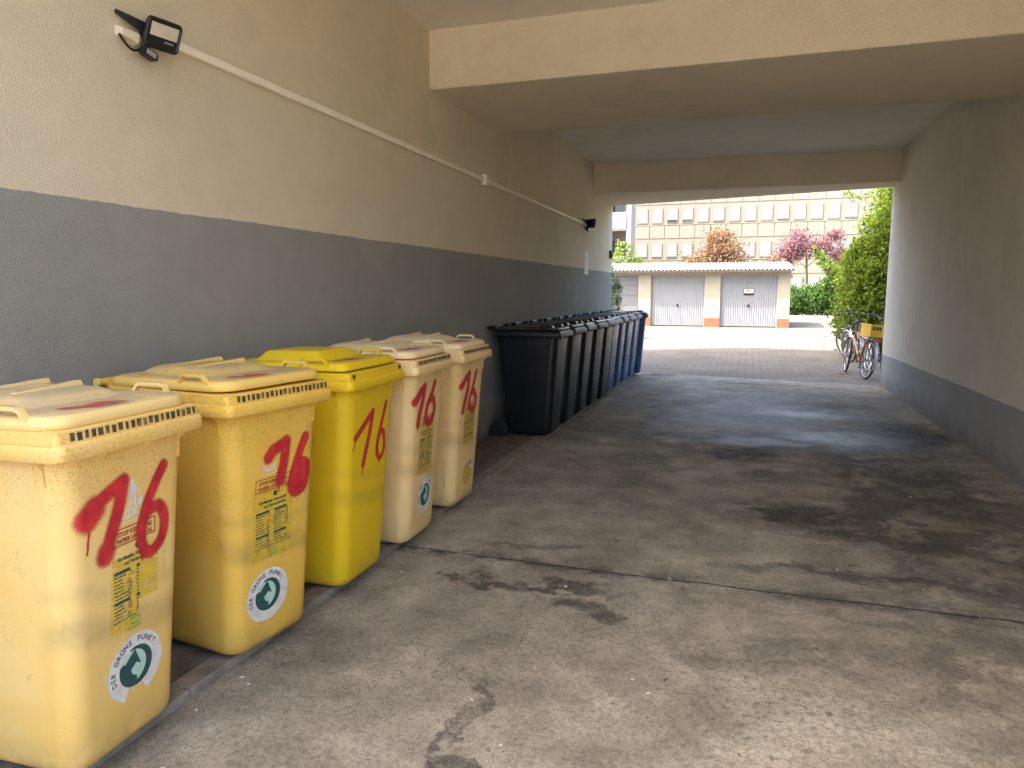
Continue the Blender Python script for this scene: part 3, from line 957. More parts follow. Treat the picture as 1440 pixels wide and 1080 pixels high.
def round_sticker(parent, cs, ct, rad, state, body):
    o1, o2, o3 = 0.0012, 0.0017, 0.0021
    b = MB()
    N = 72
    out = []
    for k in range(N):
        a = 2 * PI * k / N
        rr = rad
        deg = math.degrees(a)
        if state == 'torn' and 248 < deg < 292:
            rr = rad * (0.62 + 0.10 * math.sin(k * 2.7) + 0.06 * math.sin(k * 5.1))
        if state == 'worn':
            rr = rad * (1 - (0.10 + 0.06 * math.sin(k * 1.9)) * (1 if 130 < deg < 250 else 0.2))
        out.append((cs + rr * math.cos(a), ct + rr * math.sin(a)))
    decal(b, [(cs, ct)] + out, [(0, k + 1, (k + 1) % N + 1) for k in range(N)], o1)
    st = b.build('round_sticker', M_white, body, smooth=0)
    k = rad / 0.105
    X = lambda p: [(cs + a * k, ct + c * k) for a, c in p]
    mi = MB()
    dpoly(mi, X(arc(0, 0, .060, 0, 360, 40)[:-1]), o2)
    mi.build('print_pale_disc', M_mint, st, smooth=0)
    dk = MB()
    # right-hand crescent, left-hand bold arrow of the two arrow emblem
    outer = arc(0, 0, .064, -88, 112, 26)
    inner = arc(-.013, .003, .053, 100, -70, 26)[::-1]
    inner = inner[::-1]
    fs = []
    pts = X(outer) + X(inner)[::-1]
    n = len(outer)
    decal(dk, pts, [(i, i + 1, n + i + 1, n + i) for i in range(n - 1)], o3)
    o_ = arc(0, 0, .063, 276, 158, 16)
    i_ = arc(.006, -.006, .024, 262, 172, 16)
    n = len(o_)
    decal(dk, X(o_) + X(i_), [(i, i + 1, n + i + 1, n + i) for i in range(n - 1)], o3)
    dpoly(dk, X([(-.064, .012), (-.050, .026), (-.040, .022), (-.004, .057), (.020, .000), (.002, .012), (-.018, -.004)]), o3 + .0002)
    dk.build('print_arrows', M_dgreen, st, smooth=0)
    tx = MB()
    word = "DER GRÜNE PUNKT"
    a0, a1 = 196, 36
    if state == 'worn':
        word = "DER  GR      NKT"
    for i, ch in enumerate(word):
        if ch == ' ':
            continue
        if state == 'torn' and i in (8, 9):
            pass
        a = R(a0 + (a1 - a0) * i / (len(word) - 1))
        rr = .077 * k
        dtext(tx, ch, cs + rr * math.cos(a), ct + rr * math.sin(a), .0235 * k, o2, a - PI / 2, 0.95, 0.0006)
    tx.build('print_lettering', M_black, st, smooth=0)
    return st


def info_sticker(parent, s0, s1, t0, t1, body, variant):
    """t1: top of the STOP box, t0: bottom of the leaflet"""
    o1, o2 = 0.0011, 0.0016
    w = s1 - s0
    cx = (s0 + s1) / 2
    f = MB()
    if variant == 1:
        pts = [(s0 - .012, t0 + .02), (cx + .015, t0), (cx + .012, t0 + .09), (s1 + .01, t0 + .10), (s1 + .014, t1 - .10), (s0 - .005, t1 - .10)]
        dpoly(f, [pts[0], pts[1], (pts[1][0], pts[5][1]), pts[5]], o1)
        dpoly(f, [(cx + .013, t0 + .10), pts[3], pts[4], (cx + .013, pts[5][1])], o1)
    else:
        drect(f, s0 - .014, s1 + .012, t0, t1 - .05, o1)
    st = f.build('information_label', M_film, body, smooth=0)
    red = MB()
    # framed STOP panel
    rt, rb = t1, t1 - .058
    for (a, b_, c, d) in ((s0, s1, rt - .004, rt), (s0, s1, rb, rb + .004), (s0, s0 + .004, rb, rt), (s1 - .004, s1, rb, rt)):
        drect(red, a, b_, c, d, o2)
    dtext(red, "STOP KEIN GLAS", cx, rt - .027, .0215, o2 + .0002, 0, w / .2, 0.0009)
    dtext(red, "PAPIER UND MÜLL", cx, rt - .049, .0205, o2 + .0002, 0, w / .2, 0.0009)
    red.build('print_stop_panel', M_red, st, smooth=0)
    wh = MB()
    kt = t1 + .028
    dtext(wh, "KLIK", cx - .018, kt, .042, o2 + .0001, 0, .8, 0.001)
    if variant in (1, 2):
        # little figure dropping litter
        mx, mz = cx - .002, kt + .05
        if variant == 1:
            dpoly(wh, arc(mx - .006, mz + .066, .010, 0, 360, 14)[:-1], o2)
            dpoly(wh, [(mx - .020, mz + .022), (mx - .018, mz + .052), (mx - .004, mz + .057), (mx + .008, mz + .048), (mx + .004, mz + .02)], o2)
            dpoly(wh, [(mx - .020, mz + .023), (mx - .006, mz + .022), (mx - .013, mz - .018), (mx - .023, mz - .018)], o2 + .0002)
            dpoly(wh, [(mx - .008, mz + .023), (mx + .004, mz + .021), (mx + .008, mz - .018), (mx - .001, mz - .018)], o2 + .0003)
            dpoly(wh, [(mx + .006, mz + .048), (mx + .022, mz + .030), (mx + .026, mz + .006), (mx + .022, mz + .006), (mx + .017, mz + .027), (mx + .004, mz + .038)], o2 + .0004)
            drect(wh, mx + .014, mx + .034, mz - .018, mz + .004, o2 + .0005)
        for (a, b_, c, d) in ((cx - .062, cx + .045, kt - .012, kt - .009), (cx - .062, cx - .059, kt - .01, kt + .05)):
            drect(wh, a, b_, c, d, o2 + .0006)
    wh.build('print_white', M_white, st, smooth=0)
    gr = MB()
    dpoly(gr, arc(cx + .012, rb - .018, .0115, 0, 360, 18)[:-1], o2)
    ys = rb - .052
    dtext(gr, "für Metalle, Kunststoffe", cx, ys, .0185, o2, 0, w / .225, 0.0006)
    dtext(gr, "und Verbundstoffe", cx + .01, ys - .020, .0185, o2, 0, w / .225, 0.0006)
    # two columns of small print, drawn as word bars
    rr_ = random.Random(5)
    top = ys - .034
    for ci, c0 in enumerate((s0 + .004, s0 + .108 * w / .2)):
        cw = .078 * w / .2
        if variant == 1 and ci == 1:
            cw *= .22
        t = top
        for row in range(15):
            if row in (0, 8):
                drect(gr, c0, c0 + cw * .95, t - .011, t, o2)
                t -= .016
                continue
            if t < t0 + .065:
                break
            a = c0
            lim = c0 + cw * (.5 + .3 * rr_.random())
            while a < lim:
                ln = .006 + .012 * rr_.random()
                drect(gr, a, min(a + ln, lim), t - .0045, t, o2)
                a += ln + .0025
            if rr_.random() < .75 and not (variant == 1 and ci == 1):
                q = (c0 + cw * (.88 + .1 * rr_.random()), t - .004)
                ro, ri = arc(*q, .0075, 0, 360, 10)[:-1], arc(*q, .005, 0, 360, 10)[:-1]
                decal(gr, ro + ri, [(i, (i + 1) % 10, 10 + (i + 1) % 10, 10 + i) for i in range(10)], o2)
            t -= .0125
    a = s0
    while a < s1 - (0.09 if variant == 1 else .01):
        ln = .006 + .014 * rr_.random()
        drect(gr, a, a + ln, t0 + .053, t0 + .057, o2)
        a += ln + .003
    gr.build('print_small_text', M_dgreen, st, smooth=0)
    lg = MB()
    ox, oz = cx + .0, t0 + .034
    for (a0, a1, dx) in ((40, 320, -.008), (-140, 140, .010)):
        o_, i_ = arc(ox + dx, oz, .013, a0, a1, 14), arc(ox + dx, oz, .008, a0, a1, 14)
        n = len(o_)
        decal(lg, o_ + i_, [(i, i + 1, n + i + 1, n + i) for i in range(n - 1)], o2)
    for j in range(2):
        drect(lg, ox - .03, ox + .03, t0 + .013 - j * .007, t0 + .016 - j * .007, o2)
    lg.build('print_green_emblem', M_lgreen, st, smooth=0)


for k in (1, 2, 3, 4, 5):
    x, y, a = poses[k]
    mb, ml = Yel[k]
    root, body, lid = build_bin('yellow_bin', labs[k], G_Y, x, y, a, mb, ml, 'edge' if k == 3 else 'dome', k != 3)
    hw = HW[k]
    soft = 0.030 if k in (1, 2, 4, 5) else 0.016
    st = [(SEVEN[k], hw * 1.1, soft), (smooth_line(SIX[k]), hw * (1.0 if k != 3 else .95), soft * .8)]
    if k == 1:
        st.append(([(-.172, .908), (-.145, .935)], .026, .045))
        st.append(([(-.106, .768), (-.10, .785)], .020, .040))
    if k == 2:
        st.append(([(.12, .77), (.14, .79)], .04, .03))
    st += [(d, w, .002) for d, w in DRIPS[k]]
    spray(body, st, lambda s, t: on_face(s, t, 0.0030), label='red sprayed number 76')
    lx, ly, ls = LIDS[k]
    zt = 1.2462 if k != 3 else 1.2425
    blot = [([(lx - .01, ly - ls * .9), (lx + .012, ly - ls * .2), (lx - .004, ly + ls * .5), (lx + .03, ly + ls * .9)], .020, .035),
            ([(lx + .03, ly - ls * .3), (lx + .04, ly + ls * .6)], .016, .02)]
    spray(lid, [(smooth_line(q), w, s_) for q, w, s_ in blot], lambda s, t: Vector((s, t, zt)), name='spray_painted_blot', cover=0.66)
    if k == 1:
        round_sticker(root, .018, .330, .118, 'torn', body)
        info_sticker(root, -.075, .105, .465, .838, body, 1)
    if k == 2:
        round_sticker(root, -.046, .292, .119, 'whole', body)
        info_sticker(root, -.125, .075, .458, .818, body, 2)
    if k == 4:
        round_sticker(root, .020, .318, .118, 'worn', body)
        info_sticker(root, -.105, .085, .47, .84, body, 4)
    if k == 5:
        info_sticker(root, -.10, .09, .50, .81, body, 5)
        sc = MB()
        dpoly(sc, [(.045, .335), (.075, .37), (.10, .372), (.118, .33), (.10, .27), (.085, .30), (.06, .31)], .0012)
        scr = sc.build('sticker_scrap', M_white, body, smooth=0)
        sc = MB()
        dpoly(sc, [(.05, .335), (.073, .365), (.092, .345), (.088, .312)], .0018)
        sc.build('print_arrows', M_dgreen, scr, smooth=0)
        sc = MB()
        N = 40
        pts = [(.025 + .085 * math.cos(2 * PI * i / N) * (1 + .1 * math.sin(i * 1.7)), .262 + .085 * math.sin(2 * PI * i / N) * (1 + .08 * math.sin(i * 2.3))) for i in range(N)]
        dpoly(sc, pts, .0009)
        sc.build('sticker_residue', M_film, body, smooth=0)

# the dark bins further back
M_bk = bin_paint("anthracite_plastic", (0.0065, 0.0075, 0.010), (0.008, 0.009, 0.012), 0.04, (0.03, 0.029, 0.028), (0.28, 0.42))
M_bkl = lid_paint("anthracite_lid", (0.012, 0.0125, 0.014), (0.04, 0.04, 0.04), 0.35, 0.24)
M_bl = bin_paint("blue_plastic", (0.032, 0.085, 0.20), (0.050, 0.115, 0.26), 0.12, (0.06, 0.07, 0.09), (0.24, 0.40))
M_bll = lid_paint("blue_lid", (0.035, 0.07, 0.15), (0.12, 0.15, 0.20), 0.35, 0.26)
G_K = 'dark residual waste bins in the row by the left wall'
G_B = 'blue paper bins at the far end of the left row'
kb, _, _ = build_bin('black_bin', 'black wheelie bin at the near end of the dark row, whole side and wheel showing', G_K, -1.965, 7.46, 0.0, M_bk, M_bkl, 'flat', False)
ys = [8.17, 8.87, 9.48, 10.12]
nm = ['second black wheelie bin from the near end of the dark row', 'middle one of the five black wheelie bins',
      'fourth black wheelie bin, with one more black bin between it and the blue ones', 'last black wheelie bin, right beside the first blue bin']
for yv, n_ in zip(ys, nm):
    c = copy_tree(kb)
    c.name = 'black_bin'
    c.location = (-1.955 + rnd.uniform(-.02, .02), yv, 0)
    c.rotation_euler = (0, 0, rnd.uniform(-.04, .04))
    c['label'] = n_
ys = [10.73, 11.50, 12.20, 12.90, 13.58]
nm = ['blue wheelie bin right beside the last black bin', 'second blue wheelie bin counted from the black bins', 'middle one of the five blue wheelie bins',
      'blue wheelie bin second from the courtyard end of the row', 'blue wheelie bin at the courtyard end of the row, turned slightly outwards']
first = None
for i, (yv, n_) in enumerate(zip(ys, nm)):
    c = copy_tree(kb, None, {M_bk: M_bl, M_bkl: M_bll})
    c.name = 'blue_bin'
    c.location = (-1.955 + (0.05 if i == 4 else rnd.uniform(-.025, .025)), yv, 0)
    c.rotation_euler = (0, 0, 0.10 if i == 4 else rnd.uniform(-.04, .04))
    c['label'] = n_
    c['group'] = G_B

def tip_lids():
    piv = Vector((-0.66, 0, 1.2))
    for o in list(COL.objects):
        if o.name.split('.')[0] == 'lid':
            a = rnd.uniform(-0.016, 0.002)
            o.rotation_euler = (rnd.uniform(-.004, .004), a, rnd.uniform(-.008, .008))
            Rm = o.rotation_euler.to_matrix()
            o.location = piv - Rm @ piv
tip_lids()

# ------------------------------------------------------------------ wall fittings
M_trunk = simple("pvc_trunking", (0.84, 0.77, 0.65), 0.5, var=0.08, scale=5)
M_lampblk = simple("lamp_black", (0.012, 0.012, 0.013), 0.35, var=0.2)
M_lens = simple("lamp_lens", (0.55, 0.50, 0.40), 0.25, var=0.08)
M_sens = simple("sensor_lens", (0.30, 0.30, 0.33), 0.3, var=0.1)
M_cap = simple("cream_cover", (0.70, 0.62, 0.48), 0.5, var=0.06)
WX = XL + 0.002

def trunk_z(y):
    return 2.772 - 0.0062 * (y - 2.8)

tr = thing('cable_trunking', 'long pale plastic cable trunking running along the left wall between two lamps', 'cable duct', (WX, 2.75, 0))
for (a, b_) in ((2.83, 5.095), (5.10, 8.4), (8.405, 11.93)):
    q = MB()
    w, d = 0.021, 0.026
    q.loft([[(0, a - 2.75, trunk_z(a) - w), (d - .004, a - 2.75, trunk_z(a) - w), (d, a - 2.75, trunk_z(a) - w + .004), (d, a - 2.75, trunk_z(a) + w - .004), (d - .004, a - 2.75, trunk_z(a) + w), (0, a - 2.75, trunk_z(a) + w)],
            [(0, b_ - 2.75, trunk_z(b_) - w), (d - .004, b_ - 2.75, trunk_z(b_) - w), (d, b_ - 2.75, trunk_z(b_) - w + .004), (d, b_ - 2.75, trunk_z(b_) + w - .004), (d - .004, b_ - 2.75, trunk_z(b_) + w), (0, b_ - 2.75, trunk_z(b_) + w)]])
    q.build('duct', M_trunk, tr, smooth=0)
jb = MB()
yj = 7.17 - 2.75
zj = trunk_z(7.17)
jb.box(0, 0.05, yj - .055, yj + .055, zj - .055, zj + .055)
jbo = jb.build('junction_box', M_trunk, tr, smooth=30, bevel=0.006)
sc = MB()
for (dy, dz) in ((-.042, -.042), (.042, -.042), (.042, .042), (-.042, .042)):
    sc.cyl((0.049, yj + dy, zj + dz), (0.0525, yj + dy, zj + dz), .006, 8)
sc.build('screw', M_cap, jbo, smooth=30)

def flood(label, y, z, yaw, tilt=-12, s=1.0):
    root = thing('floodlight', label, 'floodlight', (WX, y, z), 0, 'floodlights at the ends of the trunking')
    root.scale = (s, s, s)
    head = MB()
    RR = lambda w, h, r, x: [(x, p[0], p[1]) for p in rrect(-w, w, -h, h, r, 0, 5)]
    head.loft([RR(.070, .052, .02, -.030), RR(.088, .066, .024, -.016), RR(.100, .076, .028, .004), RR(.100, .076, .028, .014), RR(.090, .066, .02, .018), RR(.086, .062, .018, .013)])
    for kx in range(-3, 4):
        head.box(-.040, -.018, kx * .018 - .003, kx * .018 + .003, -.045, .045)
    ho = head.build('lamp_head', M_lampblk, root, smooth=40)
    ho.location = (0.105, 0.0, 0.0)
    ho.rotation_euler = (R(0), R(-tilt), R(yaw))
    ln = MB()
    ln.box(.012, .0165, -.074, .078, -.012, .052)
    ln.build('lamp_lens', M_lens, ho, smooth=0)
    lt = MB()
    for i in range(6):
        lt.box(.0125, .0150, .012 + i * .009, .018 + i * .009, -.034, -.026)
    lt.build('badge', M_sens, ho, smooth=0)
    br = MB()
    br.loft([[(.012, -.205, .050), (.022, -.205, .050), (.022, -.200, .070), (.012, -.200, .070)],
             [(.05, -.05, -.018), (.07, -.05, -.018), (.07, -.045, .045), (.05, -.045, .045)]])
    br.box(.0, .07, -.045, .012, -.020, .020)
    br.build('bracket', M_lampblk, root, smooth=0, bevel=.003)
    cp = MB()
    cp.loft([[(0, -.20, -.055), (.05, -.20, -.055), (.055, -.20, -.02), (0, -.20, .0)], [(0, -.10, -.075), (.055, -.10, -.07), (.06, -.10, -.02), (0, -.10, .0)], [(0, -.06, -.05), (.03, -.06, -.045), (.035, -.06, -.02), (0, -.06, -.01)]])
    cp.build('junction_cover', M_cap, root, smooth=0, bevel=.005)
    cb = MB()
    pth = [(.045, -.215 + .17 * t, -.055 - .058 * math.sin(PI * t) + .01 * t) for t in [i / 10 for i in range(11)]]
    cb.tube(pth, .0065, 8)
    cb.build('cable', M_lampblk, root, smooth=60)
    sn = MB()
    sn.cyl((.06, -.035, -.05), (.07, -.055, -.105), .016, 10)
    sn.loft([[(p[2] + .05, p[0] - .03, p[1] - .118) for p in rrect(-.045, .045, -.022, .022, .015, z_, 4)] for z_ in (0, .035)])
    so = sn.build('motion_sensor', M_lampblk, root, smooth=40)
    so.rotation_euler = (R(-14), 0, 0)
    sl2 = MB()
    sl2.box(.084, .0885, -.058, .0, -.131, -.105)
    sl2.build('sensor_lens', M_sens, so, smooth=0)
    return root

flood('black floodlight with motion sensor near the camera end of the trunking, lens facing the drive', 2.745, 2.755, -10, -24, .88)
flood('small black floodlight at the courtyard end of the trunking, turned towards the yard', 12.0, trunk_z(12.0) + .01, 62, -8)

nt = thing('notice_sheet', 'white paper notice stuck on the left wall just above the grey paint', 'notice', (WX, 12.18, 2.06))
q = MB(); q.box(0, .004, -.15, .15, -.18, .21)
q.build('paper', M_white, nt, smooth=0)
q = MB()
for i in range(11):
    q.box(.004, .0052, -.11, .02 + .09 * ((i * 7) % 5) / 5, .17 - i * .031, .180 - i * .031)
q.build('print_lines', simple("print_grey", (0.30, 0.27, 0.23), .6), nt, smooth=0)
wl = thing('wall_socket', 'small dark fitting on the left wall edge by the courtyard', 'wall fitting', (WX, 14.34, 2.32))
q = MB(); q.loft([[(p[2], p[0], p[1]) for p in rrect(-.05 + i, .05 - i, -.08 + i, .08 - i, .02, z_, 4)] for i, z_ in ((0, 0), (0, .045), (.012, .06))])
q.build('housing', simple("fitting_brown", (0.07, 0.055, 0.04), .5), wl, smooth=40)
q = MB(); q.cyl((.06, 0, -.02), (.068, 0, -.02), .022, 12)
q.build('button', M_sens, wl, smooth=40)

# ------------------------------------------------------------------ garages
M_gwall = simple("garage_render", (0.30, 0.28, 0.22), 0.9, var=0.08, scale=1.5, bump=0.3, bscale=40)
M_gred = simple("plinth_red", (0.36, 0.085, 0.04), 0.8, var=0.15, scale=6)
M_gdoor = simple("garage_door_grey", (0.26, 0.275, 0.30), 0.55, var=0.05, scale=2)
M_gdoor2 = simple("sectional_door_grey", (0.15, 0.155, 0.165), 0.5, var=0.06, scale=2)
M_groof = simple("fibre_cement", (0.20, 0.192, 0.19), 0.85, var=0.45, scale=3.5, bump=0.4, bscale=20)
M_fascia = simple("fascia_board", (0.33, 0.32, 0.295), 0.7, var=0.1)
GY = 33.3
gar = thing('garage_row', 'low row of cream garages with corrugated roof across the courtyard', 'garage', (0, GY, 0))
w = MB()
GX0, GX1 = -10.6, 1.71
for a, b_ in ((-4.86, -4.28), (-1.86, -1.21), (1.22, 1.71), (-8.2, -7.5), (GX0, GX0 + .3)):
    w.box(a, b_, 0, 0.4, 0.39, 2.30)
w.box(GX0, GX1, 0.0, 0.4, 2.30, 2.46)
w.box(GX0, GX0 + .25, .4, 5.6, 0, 2.46)
w.box(GX1 - .25, GX1, .4, 5.6, 0, 2.46)
w.box(GX0, GX1, 5.6, 5.85, 0, 2.75)
w.build('wall', M_gwall, gar, smooth=0)
for a, b_ in ((-4.86, -4.28), (-1.86, -1.21), (1.22, 1.71), (-8.2, -7.5)):
    p = MB(); p.box(a - .004, b_ + .004, -.006, .39, -.05, .388)
    p.build('plinth', M_gred, gar, smooth=0)
fa = MB(); fa.box(GX0 - .1, GX1 + .10, -.30, -.26, 2.43, 2.52)
fa.box(GX0 - .1, GX1 + .10, -.26, 0.0, 2.462, 2.48)
fa.box(GX1 + .02, GX1 + .10, -.26, 5.9, 2.48, 2.56)
fa.build('fascia', M_fascia, gar, smooth=0)
rf = MB()
nx = 560
x0_, x1_ = GX0 - .15, GX1 + .17
rows = [(-.40, 2.535), (1.35, 2.67), (1.352, 2.690), (3.1, 2.825), (3.102, 2.845), (4.9, 2.985), (6.0, 3.07)]
for th_ in (0, 1):
    pass
top, bot = [], []
for (yy_, zz_) in rows:
    top.append([(x0_ + (x1_ - x0_) * i / nx, yy_, zz_ + .028 * math.cos(2 * PI * (x0_ + (x1_ - x0_) * i / nx) / .177)) for i in range(nx + 1)])
rings = []
for r_ in top:
    rings.append(r_ + [(p[0], p[1], p[2] - .012) for p in reversed(r_)])
rf.loft(rings)
rf.build('roof', M_groof, gar, smooth=50)

def ribbed_door(a, b_, sign=False):
    d = MB()
    pit = .098
    pts = []
    xx = a + .03
    while xx < b_ - .04:
        for u, dd in ((0, .0), (.042, .0), (.050, .036), (.090, .036)):
            if xx + u < b_ - .03:
                pts.append((xx + u, dd))
        xx += pit
    pts.append((b_ - .03, 0))
    d.loft([[(p[0], .12 + p[1], z_) for p in pts] + [(p[0], .15, z_) for p in reversed(pts)] for z_ in (0.03, 2.27)])
    o = d.build('garage_door', M_gdoor, gar, smooth=0)
    f = MB()
    for c0, c1 in ((a, a + .03), (b_ - .03, b_)):
        f.box(c0, c1, .08, .16, 0, 2.30)
    f.box(a + .03, b_ - .03, .08, .16, 2.27, 2.298)
    f.build('door_frame', M_fascia, o, smooth=0)
    h = MB()
    cx = (a + b_) / 2
    h.lathe([(.05, 0), (.05, -.012), (.03, -.02)], (cx, .12, .95), 'Y', 14)
    h.tube([(cx, .10, .95), (cx + .02, .06, .93), (cx + .09, .06, .85)], .014, 8)
    h.build('handle', M_lampblk, o, smooth=40)
    v = MB()
    for dx in (-.06, .06):
        v.box(cx + dx - .045, cx + dx + .045, .108, .12, 1.93, 1.96)
    v.build('vent', M_gdoor2, o, smooth=0)
    if sign:
        s_ = MB(); s_.box(cx - .21, cx + .21, .10, .112, 1.42, 1.71)
        so = s_.build('door_sign', M_white, o, smooth=0)
        s_ = MB()
        s_.box(cx - .21, cx + .21, .096, .10, 1.42, 1.50)
        s_.box(cx - .21, cx + .21, .096, .10, 1.69, 1.71)
        for x_ in (-.21, .195):
            s_.box(cx + x_, cx + x_ + .015, .096, .10, 1.50, 1.69)
        for k_ in range(3):
            s_.box(cx - .15, cx + .13 - .03 * k_, .097, .10, 1.55 + .045 * k_, 1.57 + .045 * k_)
        s_.build('sign_print', M_lampblk, so, smooth=0)

ribbed_door(-4.28, -1.86)
ribbed_door(-1.21, 1.22, True)
d = MB()
for k_ in range(5):
    d.box(-7.47, -4.89, .10, .14, .02 + k_ * .455, .02 + k_ * .455 + .445)
d.build('garage_door', M_gdoor2, gar, smooth=0, bevel=.006)
d = MB()
for k_ in range(5):
    d.box(-10.27, -8.23, .10, .14, .02 + k_ * .455, .02 + k_ * .455 + .445)
d.build('garage_door', M_gdoor2, gar, smooth=0, bevel=.006)

# ------------------------------------------------------------------ office block behind
M_off = simple("office_render", (0.31, 0.275, 0.20), 0.9, var=0.05, scale=0.4)
M_pan = simple("office_panel_pale", (0.20, 0.192, 0.155), 0.8, var=0.06, scale=0.5)
M_pan2 = simple("office_panel_peach", (0.208, 0.188, 0.160), 0.8, var=0.06, scale=0.5)
M_frm = simple("window_frame_grey", (0.17, 0.165, 0.15), 0.6)
M_blind = simple("window_blind_white", (0.225, 0.235, 0.235), 0.7, var=0.06)
mg = NT("window_glass")
mg.pr(color=(0.05, 0.06, 0.07), rough=0.08, spec=0.8)
M_glass = mg.m
OY = 70.0
off = thing('office_block', 'long pale office block with rows of square windows behind the garages', 'building', (0, OY, 0))
mo = NT("office_wall_with_joints")
xo = mo.sep()[0]
jo = mo.math('ABSOLUTE', mo.math('SUBTRACT', mo.math('FRACT', mo.math('DIVIDE', mo.math('ADD', xo, 9.93 + 140.0), 1.4)), 0.5))
mo.pr(color=mo.mix(mo.mr(jo, 0.015, 0.03, 1.0, 0.0), mo.ramp(mo.noise(0.4, 4), [(0.3, (0.192, 0.182, 0.147)), (0.7, (0.205, 0.195, 0.157))]), (0.17, 0.15, 0.115)), rough=0.9)
b = MB(); b.box(-11.2, 22, 0, 12, -1, 15.5)
b.build('wall', mo.m, off, smooth=0)
for mt, rows_ in ((M_pan, ((6.55, 7.72), (3.2, 4.4), (-.2, 1.2))), (M_pan2, ((9.72, 10.95), (12.9, 14.2)))):
    p = MB()
    for (z0_, z1_) in rows_:
        for k_ in range(23):
            cx = -9.93 + 1.4 * k_
            p.box(cx - .66, cx + .66, -.03, 0, z0_, z1_)
    p.build('facade_panels', mt, off, smooth=0)
p = MB()
for z_ in (7.78, 10.99, 4.5, 12.76):
    p.box(-11.2, 22, -.05, -.0, z_, z_ + .05)
p.build('ledge', M_off, off, smooth=0)
fm = MB()
for (a, b_, c, e) in ((-.54, .54, -.75, -.69), (-.54, .54, .69, .75), (-.54, -.48, -.69, .69), (.48, .54, -.69, .69)):
    fm.box(a, b_, -.05, 0.0, c, e)
proto = fm.build('window', M_frm, off, smooth=0)
gm = MB(); gm.box(-.48, .48, -.022, -.004, -.69, .69)
gl = gm.build('pane', M_glass, proto, smooth=0)
blinds = []
for lo in (-.66, -.40, -.60):
    bb = MB()
    zz_ = .69
    while zz_ > lo:
        bb.box(-.475, .475, -.046, -.030, max(lo, zz_ - .085), zz_)
        zz_ -= .092
    ob = bb.build('blind', M_blind, None, smooth=0)
    blinds.append(ob.data)
    bpy.data.objects.remove(ob)
firstw = True
for zc in (5.38, 8.62, 2.15, 11.85):
    for k_ in range(22 if zc != 2.15 else 22):
        if firstw:
            wv = proto
            firstw = False
        else:
            wv = proto.copy(); COL.objects.link(wv); wv.parent = off
            g2 = gl.copy(); COL.objects.link(g2); g2.parent = wv
        wv.location = (-9.93 + 1.4 * k_, 0, zc)
        wv.scale = (0.93, 1, 0.93)
        bo = bpy.data.objects.new('blind', blinds[rnd.choice([0, 0, 0, 1, 2, 2])])
        COL.objects.link(bo); bo.parent = wv

# apartment block with balconies at the far left
M_lw = simple("white_render", (0.33, 0.32, 0.30), 0.9, var=0.05, scale=0.5)
M_lp = simple("peach_render", (0.42, 0.33, 0.25), 0.9, var=0.05, scale=0.5)
M_bal = simple("balcony_metal", (0.30, 0.35, 0.40), 0.45, var=0.1)
lab_ = thing('balcony_block', 'white apartment block with stacked metal balconies at left edge of the opening', 'building', (-9.0, 50, 0))
b = MB(); b.box(-9, -.45, 0, 10, -1, 17)
b.build('wall', M_lp, lab_, smooth=0)
b = MB()
b.box(.86, 1.18, -.4, 1.5, -1, 17)
b.box(-.45, .86, .9, 1.5, -1, 17)
b.box(-.50, -.40, -.5, 0, -1, 17)
b.build('pillar', M_lw, lab_, smooth=0)
for k_ in range(5):
    z_ = -.2 + 2.95 * k_
    s_ = MB(); s_.box(-.40, .86, -.45, .9, z_, z_ + .18)
    so = s_.build('balcony', M_lw, lab_, smooth=0)
    s_ = MB()
    for j in range(9):
        s_.box(-.40, .86, -.50, -.46, z_ + .10 + j * .13, z_ + .19 + j * .13)
    s_.build('railing', M_bal, so, smooth=0)
    s_ = MB(); s_.box(-.30, .45, .86, .895, z_ + .2, z_ + 2.35)
    s_.build('balcony_door', M_glass, so, smooth=0)

# ------------------------------------------------------------------ vegetation
def leaf_mat(name, c1, c2, c3, trans=0.35):
    m = NT(name)
    g = m.t.nodes.new('ShaderNodeNewGeometry')
    col = m.ramp(g.outputs['Random Per Island'], [(0.0, c1), (0.5, c2), (1.0, c3)])
    m.pr(color=col, rough=0.55, spec=0.3)
    t = m.t.nodes.new('ShaderNodeBsdfTranslucent')
    m.t.links.new(col, t.inputs[0])
    mx = m.t.nodes.new('ShaderNodeMixShader')
    mx.inputs[0].default_value = trans
    m.t.links.new(m.p.outputs[0], mx.inputs[1])
    m.t.links.new(t.outputs[0], mx.inputs[2])
    m.t.links.new(mx.outputs[0], m.out.inputs[0])
    return m.m


def leaf_mesh(name, pts, size, mat, parent, aspect=0.5, droop=0.0, var=0.4):
    n = len(pts)
    pts = np.asarray(pts)
    d = rng.normal(size=(n, 3))
    d[:, 2] -= droop
    d /= np.linalg.norm(d, axis=1)[:, None]
    e = np.cross(d, rng.normal(size=(n, 3)))
    e /= np.linalg.norm(e, axis=1)[:, None]
    nn = np.cross(d, e)
    L = size * (1 + var * rng.uniform(-1, 1, n))[:, None]
    wd = L * aspect * .5
    v = np.empty((n, 4, 3))
    v[:, 0] = pts - d * L * .5
    v[:, 1] = pts + e * wd + nn * L * .08
    v[:, 2] = pts + d * L * .5
    v[:, 3] = pts - e * wd + nn * L * .08
    me = bpy.data.meshes.new(name)
    me.from_pydata(v.reshape(-1, 3).tolist(), [], np.arange(4 * n).reshape(n, 4).tolist())
    me.materials.append(mat)
    o = bpy.data.objects.new(name, me)
    COL.objects.link(o)
    o.parent = parent
    return o


